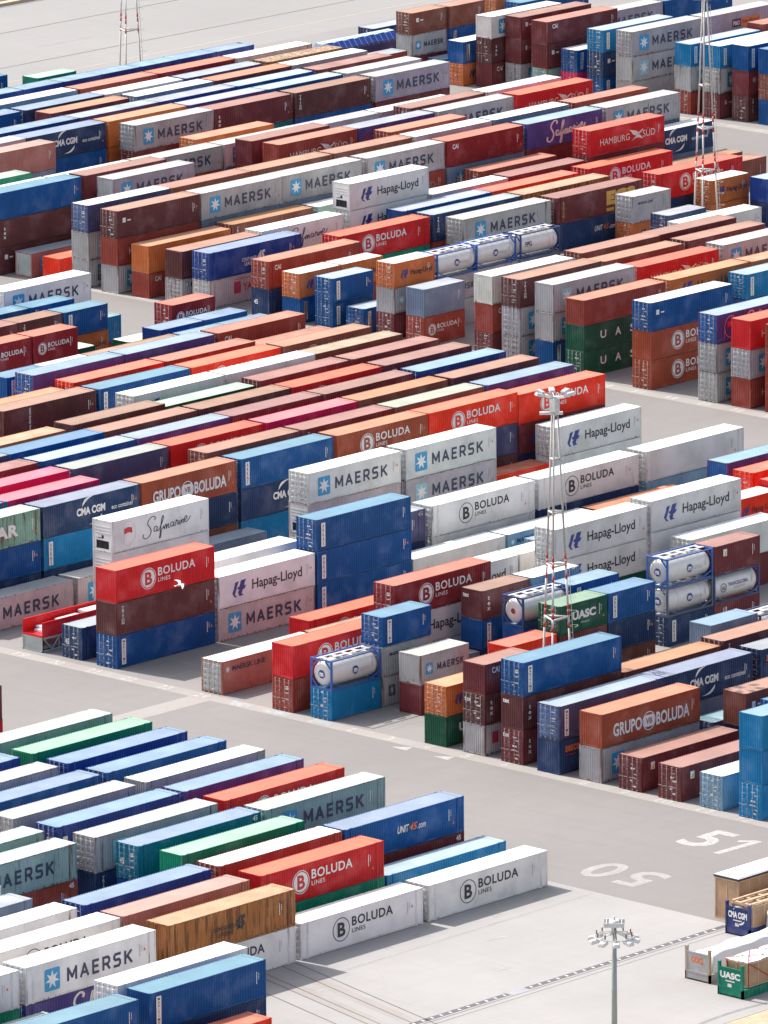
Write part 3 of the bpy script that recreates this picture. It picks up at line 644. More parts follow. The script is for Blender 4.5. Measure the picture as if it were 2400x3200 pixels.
# ------------------------------------------------------------------ tank containers
M_FRAME = info_material('tank_frame_paint', 0.45)
def tank_meshes():
    if 'tk' in _cache: return _cache['tk']
    L, H = TYPES['2']; a, b = L/2, W/2
    bm = bmesh.new()
    for sx in (-1, 1):
        for sy in (-1, 1):
            x0, x1 = sorted((sx*a, sx*(a-0.15))); y0, y1 = sorted((sy*b, sy*(b-0.15))); box(bm, x0, x1, y0, y1, 0, H)
            bar(bm, (sx*(a-0.07), sy*(b-0.15), 0.75), (sx*(a-0.07), sy*0.42, 0.13), 0.10, 0.10)
            bar(bm, (sx*(a-0.07), sy*(b-0.15), H-0.75), (sx*(a-0.07), sy*0.42, H-0.13), 0.10, 0.10)
        x0, x1 = sorted((sx*(a-0.003), sx*(a-0.12))); box(bm, x0, x1, -b+0.15, b-0.15, 0.02, 0.15); box(bm, x0, x1, -b+0.15, b-0.15, H-0.14, H-0.01)
    for sy in (-1, 1):
        y0, y1 = sorted((sy*(b-0.003), sy*(b-0.10))); box(bm, -a+0.15, a-0.15, y0, y1, 0.03, 0.14); box(bm, -a+0.15, a-0.15, y0, y1, H-0.11, H-0.02)
        for sx in (-1, 1): bar(bm, (sx*(a-0.15), sy*(b-0.05), 0.62), (sx*(a-1.5), sy*(b-0.05), 0.14), 0.09, 0.09)
    fr = mesh_of(bm, 'frame', M_FRAME)
    bm = bmesh.new(); rad = 1.12; zc = 1.28; n = 40; prof = [(-a+0.10, 0.0), (-a+0.11, 0.55), (-a+0.16, 0.85), (-a+0.28, 1.02), (-a+0.46, 1.10), (-a+0.62, rad)]
    prof = prof+[(-0.8, rad), (0.8, rad)]+[(-x, r) for x, r in prof[::-1]]
    rows = []
    for x, r in prof:
        rows.append([bm.verts.new((x, r*math.cos(2*math.pi*i/n), zc+r*math.sin(2*math.pi*i/n))) for i in range(n)] if r > 0 else [bm.verts.new((x, 0, zc))])
    for A, B in zip(rows, rows[1:]):
        for i in range(n):
            q = [A[i % len(A)], A[(i+1) % len(A)], B[(i+1) % len(B)], B[i % len(B)]]
            q = [v for k2, v in enumerate(q) if v not in q[:k2]]
            try: f = bm.faces.new(q); f.smooth = True
            except ValueError: pass
    bmesh.ops.recalc_face_normals(bm, faces=bm.faces[:])
    tk = mesh_of(bm, 'tank', M_TANK)
    bm = bmesh.new()
    for x in (-1.5, 1.5): 
        for i in range(n):
            A = 2*math.pi*i/n; B = 2*math.pi*(i+1)/n; r = rad+0.012
            v = [bm.verts.new((xx, r*math.cos(t_), zc+r*math.sin(t_))) for xx, t_ in ((x-0.03, A), (x+0.03, A), (x+0.03, B), (x-0.03, B))]; bm.faces.new(v)
    bd = mesh_of(bm, 'strap_band', M_ROD)
    bm = bmesh.new()
    z = H-0.05
    box(bm, -a+0.16, a-0.16, 0.50, 0.72, z, z+0.04); box(bm, -a+0.16, a-0.16, -0.30, -0.10, z, z+0.04)
    for i in range(5):
        x = -a+0.4+i*1.25; box(bm, x, x+0.34, -0.10, 0.50, z-0.001, z+0.039)
    for x in (-1.1, 0.6):
        for p in ((x, x+0.06, -0.72, 0.0), (x+0.9, x+0.96, -0.72, 0.0), (x+0.06, x+0.9, -0.78, -0.72), (x+0.06, x+0.9, -0.06, 0.0)): box(bm, p[0], p[1], p[2], p[3], z-0.16, z+0.05)
    wk = mesh_of(bm, 'walkway', M_ROD)
    bm = bmesh.new()
    for sgn in (0, 0.34): bar(bm, (-a-0.02, -0.72-sgn, 0.15), (-a-0.02, -0.72-sgn, H-0.1), 0.04, 0.04)
    for i in range(8): bar(bm, (-a-0.02, -0.72, 0.3+i*0.28), (-a-0.02, -1.06, 0.3+i*0.28), 0.03, 0.03)
    ld = mesh_of(bm, 'ladder', M_ROD)
    _cache['tk'] = (fr, tk, bd, wk, ld); return _cache['tk']
tanks = []
def tank(kind, x0, y0, z0):
    L, H = TYPES['2']; fr, tk, bd, wk, ld = tank_meshes()
    root = empty('tank_container', (x0+L/2, y0+W/2, z0))
    fc = {'tt': (0.025, 0.10, 0.36), 'tg': (0.02, 0.06, 0.20), 'fpg': (0.02, 0.05, 0.16), 'red': (0.02, 0.055, 0.19), 'old': (0.10, 0.12, 0.18)}[kind]
    obj('frame', fr, root, color=fc+(1,)); T = obj('tank', tk, root, color=(0.70, 0.675, 0.65, 1)); obj('walkway', wk, root, color=(0.62, 0.62, 0.62, 1))
    if kind in ('fpg', 'old'): obj('strap_band', bd, T, color=(0.5, 0.5, 0.5, 1))
    if kind in ('old',): obj('ladder', ld, root, color=(0.6, 0.6, 0.6, 1))
    side = lambda part, me, ink, x, z, dy=0.0: None
    def on_side(part, me, ink, x, z):
        o = obj(part, me, root, (x, -W/2+0.07, z), color=INK[ink]+(1,)); o.rotation_euler = (R(90), 0, 0); return o
    if kind in ('tt', 'old'):
        e = polys('tt', disc(0.36, 0.36, 0.36)); o = on_side('emblem', e, 'hl', -0.35, 0.95)
        obj('letter', text_mesh('m', 0.44, 0.34, 0.05), o, (0.14, 0.16, 0.004), color=INK['white']+(1,))
        on_side('small_lettering', text_mesh('INTERMODAL', 1.15, 0.13), 'grey', 0.45, 1.25); on_side('small_lettering', text_mesh('TANK TRANSPORT', 1.3, 0.12), 'grey', 0.45, 1.08)
        o = obj('emblem', e, root, (-L/2+0.06, 0.36, 0.92), color=INK['hl']+(1,)); o.rotation_euler = (R(90), 0, R(-90))
        obj('letter', text_mesh('m', 0.44, 0.34, 0.05), o, (0.14, 0.16, 0.004), color=INK['white']+(1,))
    elif kind == 'tg':
        e = polys('tg', ring(0.4, 0.4, 0.4, 0.34)); o = on_side('emblem', e, 'ink', -2.1, 0.9); obj('letter', text_mesh('tG', 0.42, 0.36, 0.02), o, (0.19, 0.2, 0.004), color=INK['ink']+(1,))
        on_side('lettering', text_mesh('TRANCEGLOBAL', 2.7, 0.34, 0.015), 'violet', -1.1, 1.32); on_side('small_lettering', text_mesh('LOGISTICS', 1.5, 0.22, 0.01), 'grey', -0.3, 1.0)
    elif kind == 'fpg':
        on_side('lettering', text_mesh('FPG', 0.95, 0.52, 0.02), 'ink', -2.2, 1.15)
    elif kind == 'red':
        o = obj('emblem', polys('rd', disc(0.24, 0.24, 0.24)), root, (-L/2+0.06, 0.24, 1.05), color=(0.22, 0.03, 0.03, 1)); o.rotation_euler = (R(90), 0, R(-90))
    on_side('registration_marks', code_marks('2', True), 'grey', 2.0, 1.2)
    tanks.append(dict(o=root, kind=kind, x=x0, y=y0, z=z0, L=L, H=H)); return root

# ------------------------------------------------------------------ setting: ground, roads, markings
G_YARD = ground_material('yard_pavement', (0.23, 0.217, 0.212), (0.19, 0.18, 0.177), (0.27, 0.257, 0.25), 0.05, 0.35, 0.25, 0.0)
G_CONC = ground_material('pale_concrete', (0.31, 0.295, 0.29), (0.255, 0.243, 0.24), (0.35, 0.336, 0.33), 0.06, 0.30, 0.22, 0.35, (7.6, 5.4, 3))
G_ROAD = ground_material('asphalt', (0.205, 0.191, 0.185), (0.165, 0.152, 0.147), (0.235, 0.220, 0.213), 0.04, 0.5, 0.30, 0.0)
G_STRIP = ground_material('kerb_concrete', (0.30, 0.275, 0.26), (0.25, 0.225, 0.21), (0.34, 0.32, 0.31), 0.15, 0.8, 0.2, 0.0)
G_QUAY = ground_material('quay_concrete', (0.245, 0.236, 0.23), (0.215, 0.207, 0.202), (0.28, 0.27, 0.265), 0.03, 0.25, 0.35, 0.0)
M_WHITE = worn_marking('worn_white_marking', (0.46, 0.445, 0.43), 0.75)
M_FAINT = worn_marking('faint_white_marking', (0.37, 0.36, 0.35), 0.15)
M_LINE = plain('joint_tar', (0.12, 0.11, 0.105), 0.9); M_GRATE = plain('drain_grate', (0.10, 0.095, 0.105), 0.7)
M_BLUEPATCH = worn_marking('worn_blue_white_marking', (0.38, 0.43, 0.45), 0.5)
def sheet(name, x0, x1, y0, y1, z, mat):
    bm = bmesh.new()
    v = [bm.verts.new(p) for p in ((x0, y0, z), (x1, y0, z), (x1, y1, z), (x0, y1, z))]; bm.faces.new(v)
    return tag(obj(name, mesh_of(bm, name, mat)), kind='structure')
sheet('ground', -600, 6000, -900, 6000, 0.0, G_QUAY)
sheet('container_yard', 440, 504.45, 340, 800, 0.004, G_YARD)
sheet('container_yard', 528.1, 619.3, 380, 800, 0.004, G_YARD)
sheet('container_yard', 641.7, 732.6, 420, 716, 0.004, G_YARD)
sheet('container_yard', 752.6, 1100, 420, 728, 0.004, G_YARD)
sheet('road', 504.45, 528.1, 300, 900, 0.004, G_ROAD)
sheet('road', 619.3, 641.7, 300, 900, 0.004, G_ROAD)
sheet('road', 732.6, 752.6, 300, 728, 0.004, G_ROAD)
sheet('concrete_apron', 380, 504.40, 380, 455.9, 0.008, G_CONC)
sheet('kerb_strip', 527.7, 529.25, 400, 760, 0.010, G_STRIP)
sheet('kerb_strip', 641.6, 643.3, 430, 716, 0.010, G_STRIP)
sheet('kerb_strip', 752.4, 754.2, 500, 728, 0.010, G_STRIP)
sheet('pale_pavement_band', 504.6, 527.8, 514.9, 517.3, 0.008, G_STRIP)
def flat(name, parts, mat, z=0.012):
    # painted or inlaid strips lying on the ground: parts = quads (lists of xy) or (mesh, origin, right, up)
    bm = bmesh.new()
    for p in parts:
        if isinstance(p, list): bm.faces.new([bm.verts.new((x, y, z)) for x, y in p])
        else:
            me, o, rx, uy = p; vv = [bm.verts.new((o[0]+rx[0]*v.co.x+uy[0]*v.co.y, o[1]+rx[1]*v.co.x+uy[1]*v.co.y, z)) for v in me.vertices]
            for f in me.polygons:
                try: bm.faces.new([vv[i] for i in f.vertices])
                except ValueError: pass
    for f in bm.faces:
        f.normal_update()
        if f.normal.z < 0: f.normal_flip()
    return tag(obj(name, mesh_of(bm, name, mat)), kind='structure')
def q4(x0, x1, y0, y1): return [(x0, y0), (x1, y0), (x1, y1), (x0, y1)]
ROW = lambda r: 528.4-4.36*r
DN, UPX = (0, -1), (1, 0)
num = []
for r in range(-4, 18):
    n = r+21 if r < 5 else (r-5 if r > 5 else 26)
    if n > 0: num.append((text_mesh(str(n), 0.75 if n < 10 else 1.5, 1.15, 0.03), (527.95, ROW(r)+(1.6 if n < 10 else 2.0)), DN, UPX))
flat('painted_row_numbers', num, M_WHITE, 0.015)
flat('painted_patches', [q4(528.15, 529.2, 510.9, 513.4), q4(528.1, 529.15, 506.4, 509.2), q4(528.2, 529.1, 501.6, 503.4)], M_BLUEPATCH, 0.016)
big51 = [(text_mesh('5', 2.9, 5.2, 0.02), (519.5, 455.5), DN, UPX), [(519.2, 451.0), (519.2, 450.35), (524.3, 450.15), (524.3, 450.8)], [(524.3, 450.8), (523.6, 450.8), (522.9, 451.6), (523.3, 451.9)]]
flat('painted_bay_number', big51, M_WHITE, 0.012)
big50 = [(text_mesh('5', 2.9, 4.6, 0.02), (512.0, 448.7), (0, 1), (-1, 0)), (text_mesh('0', 2.9, 4.6, 0.02), (512.0, 452.6), (0, 1), (-1, 0))]
flat('painted_bay_number', big50, worn_marking('worn_pale_marking', (0.36, 0.35, 0.34), 0.55), 0.012)
arrows = []
for y in (487.2, 491.9): arrows.append([(526.6, y+0.9), (526.5, y-0.9), (527.7, y-0.55)])
flat('painted_arrows', arrows, M_WHITE, 0.012)
pl = []
for r in range(-6, 18): pl.append(q4(530.0, 556.0, ROW(r)-0.98, ROW(r)-0.86))
for r in range(-20, 4): pl.append(q4(644.0, 664.0, 528.4-4.28*r-40-0.98, 528.4-4.28*r-40-0.86))
for x in (535.7, 541.9, 548.3): pl.append(q4(x, x+0.12, 440, 530))
flat('painted_row_lines', pl, M_FAINT, 0.012)
ap = []
for x, y, c in ((481.6, 452.2, 'JK'), (485.9, 451.9, 'LC'), (494.0, 452.0, 'LC'), (499.5, 451.7, 'LC'), (470.0, 448.0, '21'), (465.4, 450.9, '27')):
    ap.append((text_mesh(c, 1.6, 0.8, 0.01), (x, y+0.8), DN, UPX))
ap += [[(474, 449.9), (504, 450.2), (504, 450.38), (474, 450.08)], [(488.5, 447.2), (490.4, 446.9), (490.6, 447.3), (488.6, 447.6)]]
flat('painted_row_numbers', ap, M_FAINT, 0.016)
r4 = []
for r in range(26, 48):
    yy = 528.4-4.2*(-r)
    for k in range(3): r4.append(q4(753.0, 754.0, yy+0.4+k*0.55, yy+0.75+k*0.55))
for r in range(5, 28):
    yy = 528.4+4.26*r
    for k in range(2): r4.append(q4(642.0, 643.1, yy+0.3+k*0.8, yy+0.85+k*0.8))
flat('painted_kerb_marks', r4, M_WHITE, 0.016)
# crane track slots across the apron, slot drain with light gratings, manhole cover
tr = []
for o in (0.0, 1.4, 3.6, 4.4, 6.4): tr.append([(474.9-o, 456), (475.02-o, 456), (468.3-o, 430), (468.18-o, 430)])
flat('crane_track_slots', tr, M_LINE, 0.016)
tr = [[(473.2-o, 456), (474.6-o, 456), (467.9-o, 430), (466.5-o, 430)] for o in (0.25, 2.6)]
flat('track_bed', tr, G_STRIP, 0.012)
flat('drain_slot', [q4(462.0, 503.9, 436.05, 436.62)], M_GRATE, 0.016)
flat('drain_edge', [q4(462.0, 503.9, 435.72, 435.80), q4(462.0, 503.9, 435.1, 435.16)], M_LINE, 0.016)
flat('drain_cover_stripes', [q4(462.4+1.0*i, 462.56+1.0*i, 436.18, 436.50) for i in range(41)], plain('bright_steel', (0.62, 0.61, 0.60), 0.5), 0.020)
flat('drain_plate', [q4(478.9, 480.9, 435.75, 436.95)], plain('grey_steel_plate', (0.30, 0.30, 0.32), 0.6), 0.022)
flat('manhole_cover', [q4(483.0, 484.3, 441.0, 442.1)], plain('manhole_steel', (0.30, 0.29, 0.29), 0.6), 0.016)
# joints and faint lines of the far quay
jl = []
for y in (739.9, 756.4, 769.0, 790): jl.append([(560, y), (1300, y+1.5), (1300, y+1.75), (560, y+0.2)])
flat('quay_joints', jl, M_LINE, 0.012)
flat('quay_lines', [[(560, y), (1300, y+1.5), (1300, y+1.62), (560, y+0.12)] for y in (733.0,)], plain('faded_yellow_line', (0.55, 0.42, 0.30), 0.8), 0.012)
flat('quay_marks', [q4(600+23*i+7*((i*7) % 3), 609+23*i+7*((i*7) % 3), 741+((i*13) % 24), 741.14+((i*13) % 24)) for i in range(14)], M_FAINT, 0.014)
bm = bmesh.new(); box(bm, 600, 790, 770.2, 771.2, 0, 0.35); tag(obj('quay_kerb', mesh_of(bm, 'quay_kerb', plain('quay_kerb_stone', (0.48, 0.38, 0.27), 0.8))), kind='structure')
sheet('quay_trench', 600, 790, 771.2, 777, 0.010, plain('dark_quay_trench', (0.07, 0.065, 0.06), 0.9))

